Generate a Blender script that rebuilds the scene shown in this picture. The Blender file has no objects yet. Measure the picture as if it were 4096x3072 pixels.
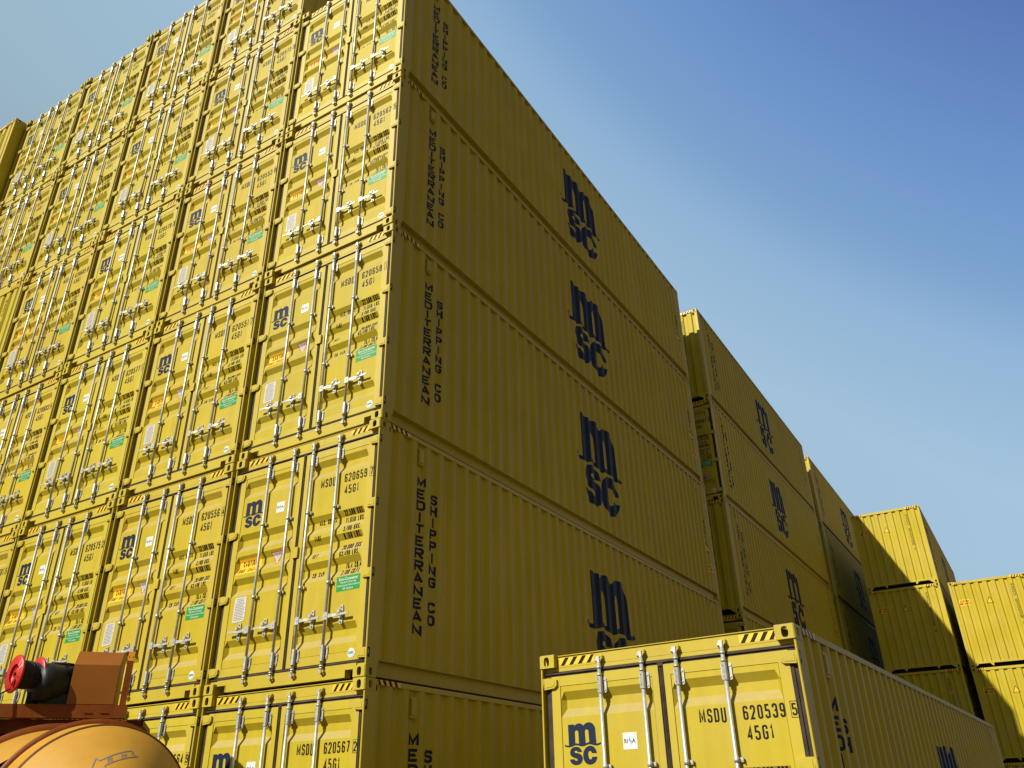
import bpy, bmesh, math, random
from mathutils import Vector, Matrix

sc = bpy.context.scene
COL = sc.collection
rad = math.radians
random.seed(7)

# ------------------------------------------------------------------ camera
CAM = Vector((5.7406, -6.5296, 1.6957))
YAW, PITCH, ROLL = rad(-31.002), rad(27.690), rad(-1.382)
fw = Vector((math.sin(YAW) * math.cos(PITCH), math.cos(YAW) * math.cos(PITCH), math.sin(PITCH)))
rt = Vector((math.cos(YAW), -math.sin(YAW), 0))
up = rt.cross(fw)
r2 = rt * math.cos(ROLL) + up * math.sin(ROLL)
u2 = -rt * math.sin(ROLL) + up * math.cos(ROLL)
cam = bpy.data.cameras.new('camera')
cam.sensor_width = 36.0
cam.lens = 3225.87 / 4096 * 36.0
cam.clip_start, cam.clip_end = 0.1, 3000
cob = bpy.data.objects.new('camera', cam)
COL.objects.link(cob)
cob.matrix_world = Matrix(((r2.x, u2.x, -fw.x, CAM.x), (r2.y, u2.y, -fw.y, CAM.y), (r2.z, u2.z, -fw.z, CAM.z), (0, 0, 0, 1)))
sc.camera = cob

# ------------------------------------------------------------------ sky, sun, exposure
SUN = Vector((-0.46, -1.25, 1.0)).normalized()
EL = math.asin(SUN.z)
AZ = math.atan2(SUN.x, SUN.y)
w = bpy.data.worlds.new("World")
sc.world = w
w.use_nodes = True
nt = w.node_tree
sky = nt.nodes.new('ShaderNodeTexSky')
sky.sky_type = 'NISHITA'
sky.sun_disc = False
sky.sun_elevation = EL
sky.sun_rotation = AZ
sky.altitude = 0
sky.air_density = 1.0
sky.dust_density = 1.6
sky.ozone_density = 1.4
bg = nt.nodes['Background']
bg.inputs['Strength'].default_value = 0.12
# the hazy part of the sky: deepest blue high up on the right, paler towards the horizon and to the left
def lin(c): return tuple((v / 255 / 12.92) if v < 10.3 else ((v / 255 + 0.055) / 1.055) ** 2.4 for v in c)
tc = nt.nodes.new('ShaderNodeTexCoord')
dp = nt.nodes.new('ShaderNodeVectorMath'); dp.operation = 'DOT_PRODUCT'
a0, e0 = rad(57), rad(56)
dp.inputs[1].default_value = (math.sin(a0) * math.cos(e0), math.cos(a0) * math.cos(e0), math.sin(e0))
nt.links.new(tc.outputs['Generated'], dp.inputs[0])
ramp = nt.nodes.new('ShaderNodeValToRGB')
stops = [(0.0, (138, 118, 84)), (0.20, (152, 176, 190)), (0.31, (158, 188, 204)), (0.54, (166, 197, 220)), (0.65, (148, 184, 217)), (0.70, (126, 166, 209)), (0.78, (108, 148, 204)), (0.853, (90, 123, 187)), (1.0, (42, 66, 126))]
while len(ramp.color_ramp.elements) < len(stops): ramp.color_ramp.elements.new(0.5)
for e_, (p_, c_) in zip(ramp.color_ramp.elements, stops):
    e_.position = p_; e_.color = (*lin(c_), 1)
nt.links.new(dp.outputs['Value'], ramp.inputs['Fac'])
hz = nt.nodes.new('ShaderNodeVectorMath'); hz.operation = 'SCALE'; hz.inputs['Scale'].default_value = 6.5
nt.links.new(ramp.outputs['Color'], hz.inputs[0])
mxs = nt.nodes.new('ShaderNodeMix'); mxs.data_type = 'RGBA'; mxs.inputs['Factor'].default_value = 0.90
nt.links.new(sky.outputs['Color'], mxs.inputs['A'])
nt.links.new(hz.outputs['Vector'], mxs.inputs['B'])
# unseen sky on the right, made dimmer and browner to shape the fill light
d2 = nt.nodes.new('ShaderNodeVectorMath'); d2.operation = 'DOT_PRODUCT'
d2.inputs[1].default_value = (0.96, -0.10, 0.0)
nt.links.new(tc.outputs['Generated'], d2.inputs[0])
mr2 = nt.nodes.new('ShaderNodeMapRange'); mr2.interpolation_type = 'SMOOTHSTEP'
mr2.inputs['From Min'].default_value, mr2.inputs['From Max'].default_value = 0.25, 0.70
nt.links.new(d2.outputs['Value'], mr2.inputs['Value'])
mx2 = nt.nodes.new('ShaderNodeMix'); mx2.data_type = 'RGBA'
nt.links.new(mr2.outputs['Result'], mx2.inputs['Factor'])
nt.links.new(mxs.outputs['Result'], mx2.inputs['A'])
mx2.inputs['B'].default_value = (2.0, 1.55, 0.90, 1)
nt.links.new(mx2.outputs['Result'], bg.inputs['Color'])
sl = bpy.data.lights.new('sun', 'SUN')
sl.energy = 5.0
sl.angle = rad(0.5)
sl.color = (1.0, 0.93, 0.80)
so = bpy.data.objects.new('sun', sl)
COL.objects.link(so)
so.location = (-40, -110, 90)
so.rotation_euler = SUN.to_track_quat('Z', 'Y').to_euler()
sc.view_settings.view_transform = 'Standard'
sc.view_settings.look = 'None'
sc.view_settings.exposure = 0.36
sc.view_settings.gamma = 1.0
sc.cycles.max_bounces = 6
sc.cycles.diffuse_bounces = 3

# ------------------------------------------------------------------ materials
def mat(name, col, rough=0.5, metal=0.0, spec=0.5, var=0.0, vscale=3.0, streak=0.0, bump=0.0, bscale=8.0, dust=None, tint=False):
    m = bpy.data.materials.new(name)
    m.use_nodes = True
    n, l = m.node_tree.nodes, m.node_tree.links
    b = n['Principled BSDF']
    b.inputs['Roughness'].default_value = rough
    b.inputs['Metallic'].default_value = metal
    b.inputs['Specular IOR Level'].default_value = spec
    b.inputs['Base Color'].default_value = (*col, 1)
    geo = n.new('ShaderNodeNewGeometry')
    src = None
    if var or streak:
        nz = n.new('ShaderNodeTexNoise')
        nz.inputs['Scale'].default_value = vscale
        nz.inputs['Detail'].default_value = 6
        l.new(geo.outputs['Position'], nz.inputs['Vector'])
        mr = n.new('ShaderNodeMapRange')
        mr.inputs['From Min'].default_value, mr.inputs['From Max'].default_value = 0.3, 0.7
        mr.inputs['To Min'].default_value, mr.inputs['To Max'].default_value = 1 - var, 1 + var
        l.new(nz.outputs['Fac'], mr.inputs['Value'])
        src = mr.outputs['Result']
        if streak:
            mp = n.new('ShaderNodeMapping')
            mp.inputs['Scale'].default_value = (11, 11, 0.7)
            l.new(geo.outputs['Position'], mp.inputs['Vector'])
            n2 = n.new('ShaderNodeTexNoise')
            n2.inputs['Scale'].default_value = 1.0
            n2.inputs['Detail'].default_value = 5
            l.new(mp.outputs['Vector'], n2.inputs['Vector'])
            m2 = n.new('ShaderNodeMapRange')
            m2.inputs['From Min'].default_value, m2.inputs['From Max'].default_value = 0.35, 0.7
            m2.inputs['To Min'].default_value, m2.inputs['To Max'].default_value = 1 + streak * 0.3, 1 - streak
            l.new(n2.outputs['Fac'], m2.inputs['Value'])
            mu = n.new('ShaderNodeMath'); mu.operation = 'MULTIPLY'
            l.new(src, mu.inputs[0]); l.new(m2.outputs['Result'], mu.inputs[1])
            src = mu.outputs[0]
        vm = n.new('ShaderNodeVectorMath'); vm.operation = 'SCALE'
        vm.inputs[0].default_value = col
        l.new(src, vm.inputs['Scale'])
        colout = vm.outputs['Vector']
        if dust:
            # pale dust lying in patches
            n3 = n.new('ShaderNodeTexNoise'); n3.inputs['Scale'].default_value = 1.3; n3.inputs['Detail'].default_value = 8
            l.new(geo.outputs['Position'], n3.inputs['Vector'])
            m3 = n.new('ShaderNodeMapRange')
            m3.inputs['From Min'].default_value, m3.inputs['From Max'].default_value = 0.45, 0.75
            m3.inputs['To Min'].default_value, m3.inputs['To Max'].default_value = 0.0, dust
            l.new(n3.outputs['Fac'], m3.inputs['Value'])
            mx = n.new('ShaderNodeMix'); mx.data_type = 'RGBA'
            l.new(m3.outputs['Result'], mx.inputs['Factor'])
            l.new(colout, mx.inputs['A'])
            mx.inputs['B'].default_value = (0.46, 0.38, 0.22, 1)
            colout = mx.outputs['Result']
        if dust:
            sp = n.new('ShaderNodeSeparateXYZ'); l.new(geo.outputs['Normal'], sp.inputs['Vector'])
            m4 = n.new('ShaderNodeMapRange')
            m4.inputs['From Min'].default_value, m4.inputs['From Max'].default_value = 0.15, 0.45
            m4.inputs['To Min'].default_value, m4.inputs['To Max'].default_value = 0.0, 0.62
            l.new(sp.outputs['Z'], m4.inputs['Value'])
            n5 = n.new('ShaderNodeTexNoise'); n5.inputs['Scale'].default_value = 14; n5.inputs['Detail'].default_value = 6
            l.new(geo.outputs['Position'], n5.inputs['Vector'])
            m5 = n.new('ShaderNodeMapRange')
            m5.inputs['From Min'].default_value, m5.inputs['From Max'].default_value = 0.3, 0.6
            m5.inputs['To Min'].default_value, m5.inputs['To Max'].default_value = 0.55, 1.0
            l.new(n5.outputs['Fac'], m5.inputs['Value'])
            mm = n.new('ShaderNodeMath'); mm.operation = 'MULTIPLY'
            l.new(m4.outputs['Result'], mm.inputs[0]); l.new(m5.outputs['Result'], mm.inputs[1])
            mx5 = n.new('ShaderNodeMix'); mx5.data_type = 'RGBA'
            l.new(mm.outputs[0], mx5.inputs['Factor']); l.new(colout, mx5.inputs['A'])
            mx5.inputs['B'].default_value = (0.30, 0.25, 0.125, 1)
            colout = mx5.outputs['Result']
        if tint:
            oi = n.new('ShaderNodeObjectInfo')
            mt = n.new('ShaderNodeMix'); mt.data_type = 'RGBA'; mt.blend_type = 'MULTIPLY'; mt.inputs['Factor'].default_value = 1.0
            l.new(colout, mt.inputs['A']); l.new(oi.outputs['Color'], mt.inputs['B'])
            colout = mt.outputs['Result']
        l.new(colout, b.inputs['Base Color'])
        rr = n.new('ShaderNodeMapRange')
        rr.inputs['To Min'].default_value, rr.inputs['To Max'].default_value = rough - 0.06, rough + 0.08
        l.new(nz.outputs['Fac'], rr.inputs['Value'])
        l.new(rr.outputs['Result'], b.inputs['Roughness'])
    if bump:
        nb = n.new('ShaderNodeTexNoise'); nb.inputs['Scale'].default_value = bscale; nb.inputs['Detail'].default_value = 3
        l.new(geo.outputs['Position'], nb.inputs['Vector'])
        bp = n.new('ShaderNodeBump'); bp.inputs['Strength'].default_value = bump; bp.inputs['Distance'].default_value = 0.02
        l.new(nb.outputs['Fac'], bp.inputs['Height'])
        l.new(bp.outputs['Normal'], b.inputs['Normal'])
    return m

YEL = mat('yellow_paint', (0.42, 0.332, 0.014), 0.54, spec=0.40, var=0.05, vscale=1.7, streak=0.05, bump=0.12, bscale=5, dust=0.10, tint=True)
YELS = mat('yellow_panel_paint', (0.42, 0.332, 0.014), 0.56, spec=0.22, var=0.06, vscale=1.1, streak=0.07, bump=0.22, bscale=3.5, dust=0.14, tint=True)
GALV = mat('galvanised_steel', (0.46, 0.47, 0.45), 0.42, metal=0.45, var=0.12, vscale=25, streak=0.1)
RUB = mat('door_seal_rubber', (0.046, 0.035, 0.027), 0.65, spec=0.12, var=0.3, vscale=9)
NAVY = mat('navy_lettering', (0.011, 0.019, 0.046), 0.5, spec=0.14)
BLK = mat('black_marking', (0.010, 0.009, 0.008), 0.5, spec=0.14)
WHT = mat('white_sticker', (0.62, 0.62, 0.60), 0.4, var=0.04)
GRN = mat('green_sticker', (0.014, 0.24, 0.05), 0.45, spec=0.3)
ORG = mat('warning_yellow', (0.80, 0.46, 0.01), 0.45)
AMB = mat('warning_orange', (0.72, 0.30, 0.012), 0.45)
RED = mat('red_marking', (0.45, 0.03, 0.01), 0.45)
BLU = mat('light_blue_marking', (0.05, 0.35, 0.62), 0.45)
PALE = mat('pale_blue_print', (0.38, 0.56, 0.62), 0.45)
TEAL = mat('teal_marking', (0.01, 0.16, 0.17), 0.45)
GREYP = mat('data_plate_metal', (0.46, 0.46, 0.43), 0.45, var=0.1, vscale=60)
GREYT = mat('grey_print', (0.16, 0.16, 0.15), 0.5)
UND = mat('underframe_paint', (0.018, 0.013, 0.006), 0.6, var=0.2)
MATS = [YEL, GALV, RUB, NAVY, BLK, WHT, GRN, ORG, AMB, RED, BLU, TEAL, GREYP, GREYT, UND]

# ------------------------------------------------------------------ mesh builder
class MB:
    def __init__(s):
        s.v, s.f, s.m, s.sm, s.mats = [], [], [], [], []
    def mi(s, m):
        if m not in s.mats: s.mats.append(m)
        return s.mats.index(m)
    def poly(s, pts, m, smooth=False):
        b = len(s.v)
        s.v += [tuple(p) for p in pts]
        s.f.append(tuple(range(b, b + len(pts)))); s.m.append(s.mi(m)); s.sm.append(smooth)
    def raw(s, vs, fs, m, smooth=False):
        b = len(s.v)
        s.v += [tuple(p) for p in vs]
        k = s.mi(m)
        for f in fs:
            s.f.append(tuple(i + b for i in f)); s.m.append(k); s.sm.append(smooth)
    def box(s, x0, x1, y0, y1, z0, z1, m):
        vs = [(x0, y0, z0), (x1, y0, z0), (x1, y1, z0), (x0, y1, z0), (x0, y0, z1), (x1, y0, z1), (x1, y1, z1), (x0, y1, z1)]
        s.raw(vs, [(0, 3, 2, 1), (4, 5, 6, 7), (0, 1, 5, 4), (1, 2, 6, 5), (2, 3, 7, 6), (3, 0, 4, 7)], m)
    def prism(s, pts, axis, a0, a1, m):
        """extrude a 2-D polygon; axis z: pts are (x,y); axis y: pts are (x,z); axis x: pts are (y,z)"""
        def P(p, a):
            return (p[0], p[1], a) if axis == 'z' else ((p[0], a, p[1]) if axis == 'y' else (a, p[0], p[1]))
        n = len(pts)
        vs = [P(p, a0) for p in pts] + [P(p, a1) for p in pts]
        fs = [tuple(range(n - 1, -1, -1)), tuple(range(n, 2 * n))] + [(i, (i + 1) % n, n + (i + 1) % n, n + i) for i in range(n)]
        s.raw(vs, fs, m)
    def tube(s, pts, r, m, n=12, cap=True, smooth=True):
        pts = [Vector(p) for p in pts]
        rs = r if isinstance(r, (list, tuple)) else [r] * len(pts)
        rings = []
        for i, p in enumerate(pts):
            t = (pts[min(i + 1, len(pts) - 1)] - pts[max(i - 1, 0)]).normalized()
            a = Vector((0, 0, 1)) if abs(t.z) < 0.9 else Vector((1, 0, 0))
            e1 = t.cross(a).normalized(); e2 = t.cross(e1)
            rings.append([p + (e1 * math.cos(2 * math.pi * k / n) + e2 * math.sin(2 * math.pi * k / n)) * rs[i] for k in range(n)])
        vs = [q for R in rings for q in R]
        fs = []
        for i in range(len(pts) - 1):
            for k in range(n):
                fs.append((i * n + k, i * n + (k + 1) % n, (i + 1) * n + (k + 1) % n, (i + 1) * n + k))
        s.raw(vs, fs, m, smooth)
        if cap:
            s.poly(rings[0][::-1], m); s.poly(rings[-1], m)
    def lathe(s, prof, c, a, m, n=64, smooth=True):
        """prof: list of (d, R) along axis a from c"""
        a = a.normalized(); h = Vector((a.y, -a.x, 0)).normalized(); u = a.cross(h)
        if u.z < 0: u = -u
        vs = []
        for d, R in prof:
            vs += [c + a * d + (h * math.cos(2 * math.pi * k / n) + u * math.sin(2 * math.pi * k / n)) * R for k in range(n)]
        fs = [(i * n + k, i * n + (k + 1) % n, (i + 1) * n + (k + 1) % n, (i + 1) * n + k) for i in range(len(prof) - 1) for k in range(n)]
        s.raw(vs, fs, m, smooth)
    def mesh(s, name, off=None, recalc=True):
        me = bpy.data.meshes.new(name)
        vs = s.v if off is None else [(x - off[0], y - off[1], z - off[2]) for x, y, z in s.v]
        me.from_pydata(vs, [], s.f)
        for m in s.mats: me.materials.append(m)
        me.polygons.foreach_set('material_index', s.m)
        me.polygons.foreach_set('use_smooth', s.sm)
        if recalc:
            bm = bmesh.new(); bm.from_mesh(me)
            bmesh.ops.remove_doubles(bm, verts=bm.verts, dist=1e-5)
            bmesh.ops.recalc_face_normals(bm, faces=bm.faces)
            bm.to_mesh(me); bm.free()
        me.update()
        return me

def link(name, data, parent=None, loc=None):
    o = bpy.data.objects.new(name, data)
    COL.objects.link(o)
    if parent is not None: o.parent = parent
    if loc is not None: o.location = loc
    return o

# ------------------------------------------------------------------ lettering helpers
_DG = None
def curve_mesh2d(cu):
    o = bpy.data.objects.new('tmp', cu); COL.objects.link(o)
    dg = bpy.context.evaluated_depsgraph_get()
    me = o.evaluated_get(dg).to_mesh()
    vs = [(v.co.x, v.co.y) for v in me.vertices]
    fs = [tuple(p.vertices) for p in me.polygons]
    o.evaluated_get(dg).to_mesh_clear()
    bpy.data.objects.remove(o); bpy.data.curves.remove(cu)
    return vs, fs

_cache = {}
def text2d(s, bold=0.0, res=3, space=1.0):
    k = (s, bold, res, space)
    if k not in _cache:
        cu = bpy.data.curves.new('t', 'FONT')
        cu.body = s; cu.resolution_u = res; cu.offset = bold; cu.space_character = space
        _cache[k] = curve_mesh2d(cu)
    return _cache[k]

def shapes2d(splines, res=3):
    cu = bpy.data.curves.new('t', 'CURVE'); cu.dimensions = '2D'; cu.fill_mode = 'BOTH'
    for pts in splines:
        sp = cu.splines.new('POLY'); sp.points.add(len(pts) - 1); sp.use_cyclic_u = True
        for p, q in zip(sp.points, pts): p.co = (q[0], q[1], 0, 1)
    return curve_mesh2d(cu)

def fit(shape, x0, z0, x1=None, z1=None):
    """scale a 2-D shape so that its bounds become the given box (x1 None keeps the aspect)"""
    vs, fs = shape
    ax, bx = min(v[0] for v in vs), max(v[0] for v in vs)
    az, bz = min(v[1] for v in vs), max(v[1] for v in vs)
    k = (z1 - z0) / (bz - az)
    kx = k if x1 is None else (x1 - x0) / (bx - ax)
    return [(x0 + (v[0] - ax) * kx, z0 + (v[1] - az) * k) for v in vs], fs

def place(mb, shape, fn, m):
    vs, fs = shape
    mb.raw([fn(x, z) for x, z in vs], fs, m)

def cut(mb, xs=(), zs=()):
    """cut a flat sheet (x, 0, z) along lines of constant x and z"""
    me = bpy.data.meshes.new('tmp'); me.from_pydata(mb.v, [], mb.f)
    for m in mb.mats: me.materials.append(m)
    me.polygons.foreach_set('material_index', mb.m)
    bm = bmesh.new(); bm.from_mesh(me)
    for x in xs:
        bmesh.ops.bisect_plane(bm, geom=bm.verts[:] + bm.edges[:] + bm.faces[:], plane_co=(x, 0, 0), plane_no=(1, 0, 0), dist=1e-6)
    for z in zs:
        bmesh.ops.bisect_plane(bm, geom=bm.verts[:] + bm.edges[:] + bm.faces[:], plane_co=(0, 0, z), plane_no=(0, 0, 1), dist=1e-6)
    bm.verts.index_update()
    out = MB(); out.mats = list(mb.mats)
    out.v = [tuple(v.co) for v in bm.verts]
    out.f = [tuple(v.index for v in f.verts) for f in bm.faces]
    out.m = [f.material_index for f in bm.faces]
    out.sm = [False] * len(out.f)
    bm.free(); bpy.data.meshes.remove(me)
    return out


# ---- stroke lettering: condensed capitals and digits as the stencils on containers; '~' after a point rounds that corner
GL = {
 '0': ['c 0,0~ 0,1~ 1,1~ 1,0~'], '1': ['0.15,0.78 0.62,1 0.62,0'], '2': ['0,0.74 0,1~ 1,1~ 1,0.60 0,0 1,0'],
 '3': ['0,0.76 0,1~ 1,1~ 1,0.53~ 0.40,0.53', '0.60,0.53 1,0.53~ 1,0~ 0,0~ 0,0.24'], '4': ['0.78,0 0.78,1 0,0.24 1.08,0.24'],
 '5': ['1,1 0.04,1 0.04,0.58 1,0.58~ 1,0~ 0,0~ 0,0.22'], '6': ['1,0.78 1,1~ 0,1~ 0,0~ 1,0~ 1,0.55~ 0.06,0.55'],
 '7': ['0,1 1,1 0.35,0'], '8': ['c 0,0~ 0,0.53~ 1,0.53~ 1,0~', 'c 0.04,0.53~ 0.04,1~ 0.96,1~ 0.96,0.53~'], '9': ['0,0.22 0,0~ 1,0~ 1,1~ 0,1~ 0,0.45~ 0.94,0.45'],
 'A': ['0,0 0.5,1 1,0', '0.2,0.28 0.8,0.28'], 'B': ['c 0,0 0,0.53 1,0.53~ 1,0~', 'c 0,0.53 0,1 0.95,1~ 0.95,0.53~'], 'C': ['1,0.72 1,1~ 0,1~ 0,0~ 1,0~ 1,0.28'],
 'D': ['c 0,0 0,1 1,1~ 1,0~'], 'E': ['1,1 0,1 0,0 1,0', '0.02,0.52 0.85,0.52'], 'F': ['1,1 0,1 0,0', '0.02,0.52 0.85,0.52'],
 'G': ['1,0.74 1,1~ 0,1~ 0,0~ 1,0~ 1,0.48 0.55,0.48'], 'H': ['0,0 0,1', '1,0 1,1', '0,0.52 1,0.52'], 'I': ['0.5,0 0.5,1'],
 'K': ['0,0 0,1', '1,1 0.06,0.46', '0.34,0.60 1,0'], 'L': ['0,1 0,0 1,0'], 'M': ['0,0 0,1 0.5,0.22 1,1 1,0'], 'N': ['0,0 0,1 1,0 1,1'],
 'O': ['c 0,0~ 0,1~ 1,1~ 1,0~'], 'P': ['0,0 0,1 1,1~ 1,0.46~ 0.02,0.46'], 'R': ['0,0 0,1 1,1~ 1,0.46~ 0.02,0.46', '0.5,0.46 1,0'],
 'S': ['1,0.75 1,1~ 0,1~ 0,0.53~ 1,0.50~ 1,0~ 0,0~ 0,0.25'], 'T': ['0,1 1,1', '0.5,1 0.5,0'], 'U': ['0,1 0,0~ 1,0~ 1,1'], 'X': ['0,0 1,1', '0,1 1,0'],
 '.': ['0.5,0 0.5,0.001'],
}
NARROW = {'I': 0.30, '1': 0.62, '.': 0.30, 'M': 1.25, 'W': 1.25, ' ': 0.75}
def stroke(pts, closed, t, x0, z0, sx, sz, r):
    """outline polygons of a polyline of width t"""
    P = [(x0 + p[0] * sx, z0 + p[1] * sz, p[2]) for p in pts]
    n = len(P)
    Q = []
    for i, (x, z, rd) in enumerate(P):
        if rd and (closed or 0 < i < n - 1):
            a, b = P[i - 1], P[(i + 1) % n]
            va, vb = Vector((a[0] - x, a[1] - z)), Vector((b[0] - x, b[1] - z))
            q = min(r, va.length * .49, vb.length * .49)
            va.normalize(); vb.normalize()
            A, B, C = Vector((x, z)) + va * q, Vector((x, z)) + vb * q, Vector((x, z))
            for k in range(5):
                u = k / 4
                Q.append(A * (1 - u) ** 2 + C * 2 * u * (1 - u) + B * u * u)
        else: Q.append(Vector((x, z)))
    m = len(Q); L_, R_ = [], []
    for i in range(m):
        d1 = (Q[i] - Q[i - 1]) if (i > 0 or closed) else (Q[1] - Q[0])
        d2 = (Q[(i + 1) % m] - Q[i]) if (i < m - 1 or closed) else d1
        d1 = d1.normalized(); d2 = d2.normalized()
        n1, n2 = Vector((-d1.y, d1.x)), Vector((-d2.y, d2.x))
        nn = n1 + n2
        nn = nn.normalized() if nn.length > 1e-6 else n1
        k = t / 2 / max(nn.dot(n1), 0.45)
        L_.append(Q[i] + nn * k); R_.append(Q[i] - nn * k)
    out = []
    for i in range(m if closed else m - 1):
        j = (i + 1) % m
        out.append([R_[i], R_[j], L_[j], L_[i]])
    return out
def slines(mb, s_, x0, z0, x1, z1, fn, m, t=0.142, gap=0.40):
    """a line of stroke lettering filling the box; t is the stroke width relative to the height; fn(x, z, lift)"""
    h = z1 - z0; tw = t * h
    ws = [NARROW.get(ch, 1.0) for ch in s_]
    u = (x1 - x0) / (sum(ws) + gap * (len(s_) - 1))
    x = x0
    for ch, w_ in zip(s_, ws):
        cw = w_ * u
        if ch in GL:
            for k, g in enumerate(GL[ch]):
                c = g.startswith('c ')
                pts = []
                for q in g.replace('c ', '').split():
                    rd = q.endswith('~'); a, b = q.rstrip('~').split(','); pts.append((float(a), float(b), rd))
                if ch == '.': pts = [(0.5, 0, False), (0.5, tw / h * 1.1, False)]
                z_lo, sz = (z0, h) if ch in '.I1' and False else (z0 + tw / 2, h - tw)
                if ch == '.': z_lo, sz = z0, h
                if ch in 'IMNHKATUXRPF1LED': 
                    # stems run the full height
                    pts = [(a, (-tw / 2 / sz if b == 0 else (1 + tw / 2 / sz if b == 1 and ch in 'IHKUXM1LN' and not rd else b)), rd) for a, b, rd in pts] if ch in 'IHKUXRPF' else pts
                sx = max(cw - tw, 0.0)
                for poly in stroke(pts, c, tw, x + tw / 2 if sx > 0 else x + cw / 2, z_lo, sx, sz, min(u * 0.42, h * .25)):
                    mb.poly([fn(p.x, p.y, k * 0.0004) for p in poly], m)
        x += cw + gap * u

# ================================================================== THE CONTAINER (door coordinates: x 0..W left to right seen
# from the door end, y 0..L inwards, z 0..H); every part mesh is shared by all containers
W, L, H = 2.422, 12.192, 2.896
OFF = (W / 2, L / 2, 0)
YF, YP, DEEP = 0.050, 0.055, 0.047            # door frame face, panel face, depth of a pressed rib
TR = [2.565, 1.870, 1.593, 1.318, 0.594]       # tops of the pressed ribs
LX0, LX1, RX0, RX1 = 0.192, 1.120, 1.302, 2.230
TAP = 0.034
def rib_depth(z):
    for t in TR:
        if t - 0.22 < z < t:
            if z > t - 0.07: return (t - z) / 0.07
            if z > t - 0.145: return 1.0
            return (z - (t - 0.22)) / 0.075
    return 0.0
def door_y(x, z):
    x0, x1 = (LX0, LX1) if x < W / 2 else (RX0, RX1)
    e = max(0.0, min(1.0, (x - x0) / TAP, (x1 - x) / TAP))
    return YP + DEEP * min(rib_depth(z), 1.0) * e
ZB = sorted([t - k for t in TR for k in (0, 0.07, 0.145, 0.22)])
XB = [LX0 + TAP, LX1 - TAP, RX0 + TAP, RX1 - TAP]

# side wall ribs
PITCH_S, S0 = 0.2803, 0.444
def side_d(y):
    """depth of the side wall below its outer flats"""
    t = (y - S0) % PITCH_S
    if t < 0.068: return 0.036 * t / 0.068
    if t < 0.138: return 0.036
    if t < 0.206: return 0.036 * (1 - (t - 0.138) / 0.068)
    return 0.0
SB = []
k = -1
while S0 + k * PITCH_S < L:
    for q in (0, 0.068, 0.138, 0.206):
        y = S0 + k * PITCH_S + q
        if 0.2 < y < L - 0.17: SB.append(y)
    k += 1
XS = 0.008                                     # outer flats lie this far inside the side of the frame
# end wall ribs
E0, PITCH_E = 0.165, 0.2575
def end_d(x):
    t = (x - E0) % PITCH_E
    if x < E0 or x > E0 + 8 * PITCH_E + 0.14: return 0.0
    if t < 0.03: return 0.042 * t / 0.03
    if t < 0.105: return 0.042
    if t < 0.135: return 0.042 * (1 - (t - 0.105) / 0.03)
    return 0.0
EB = [E0 + i * PITCH_E + q for i in range(9) for q in (0, 0.03, 0.105, 0.135)]
YE = 0.022

ME = {}
def done(name, mb, recalc=True):
    ME[name] = mb.mesh(name, OFF, recalc)

def oval(cx, cz, rx, rz, n=16):
    pts = []
    for i in range(n):
        a = 2 * math.pi * i / n
        c, s_ = math.cos(a), math.sin(a)
        e = 0.72
        pts.append((cx + rx * math.copysign(abs(c) ** e, c), cz + rz * math.copysign(abs(s_) ** e, s_)))
    return pts
def plate_hole(mb, x0, x1, z0, z1, hole, fn, fin, m):
    """plate with a hole in 2-D coordinates; fn places it, fin places the back rim of the hole"""
    cx = sum(p[0] for p in hole) / len(hole); cz = sum(p[1] for p in hole) / len(hole)
    def edge(dx, dz):
        t = 1e9
        if dx > 1e-9: t = min(t, (x1 - cx) / dx)
        if dx < -1e-9: t = min(t, (x0 - cx) / dx)
        if dz > 1e-9: t = min(t, (z1 - cz) / dz)
        if dz < -1e-9: t = min(t, (z0 - cz) / dz)
        return (cx + dx * t, cz + dz * t)
    items = [(math.atan2(p[1] - cz, p[0] - cx), p, edge(p[0] - cx, p[1] - cz)) for p in hole]
    n = len(items)
    corners = [(math.atan2(q[1] - cz, q[0] - cx), q) for q in ((x0, z0), (x1, z0), (x1, z1), (x0, z1))]
    items.sort()
    for i in range(n):
        a, b = items[i], items[(i + 1) % n]
        a1 = b[0] if b[0] > a[0] else b[0] + 2 * math.pi
        mid = [q for (t, q) in corners if a[0] < t < a1 or a[0] < t + 2 * math.pi < a1]
        pts = [a[1], a[2]] + mid + [b[2], b[1]]
        mb.poly([fn(*p) for p in pts], m)
        mb.poly([fn(*a[1]), fn(*b[1]), fin(*b[1]), fin(*a[1])], m)

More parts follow.
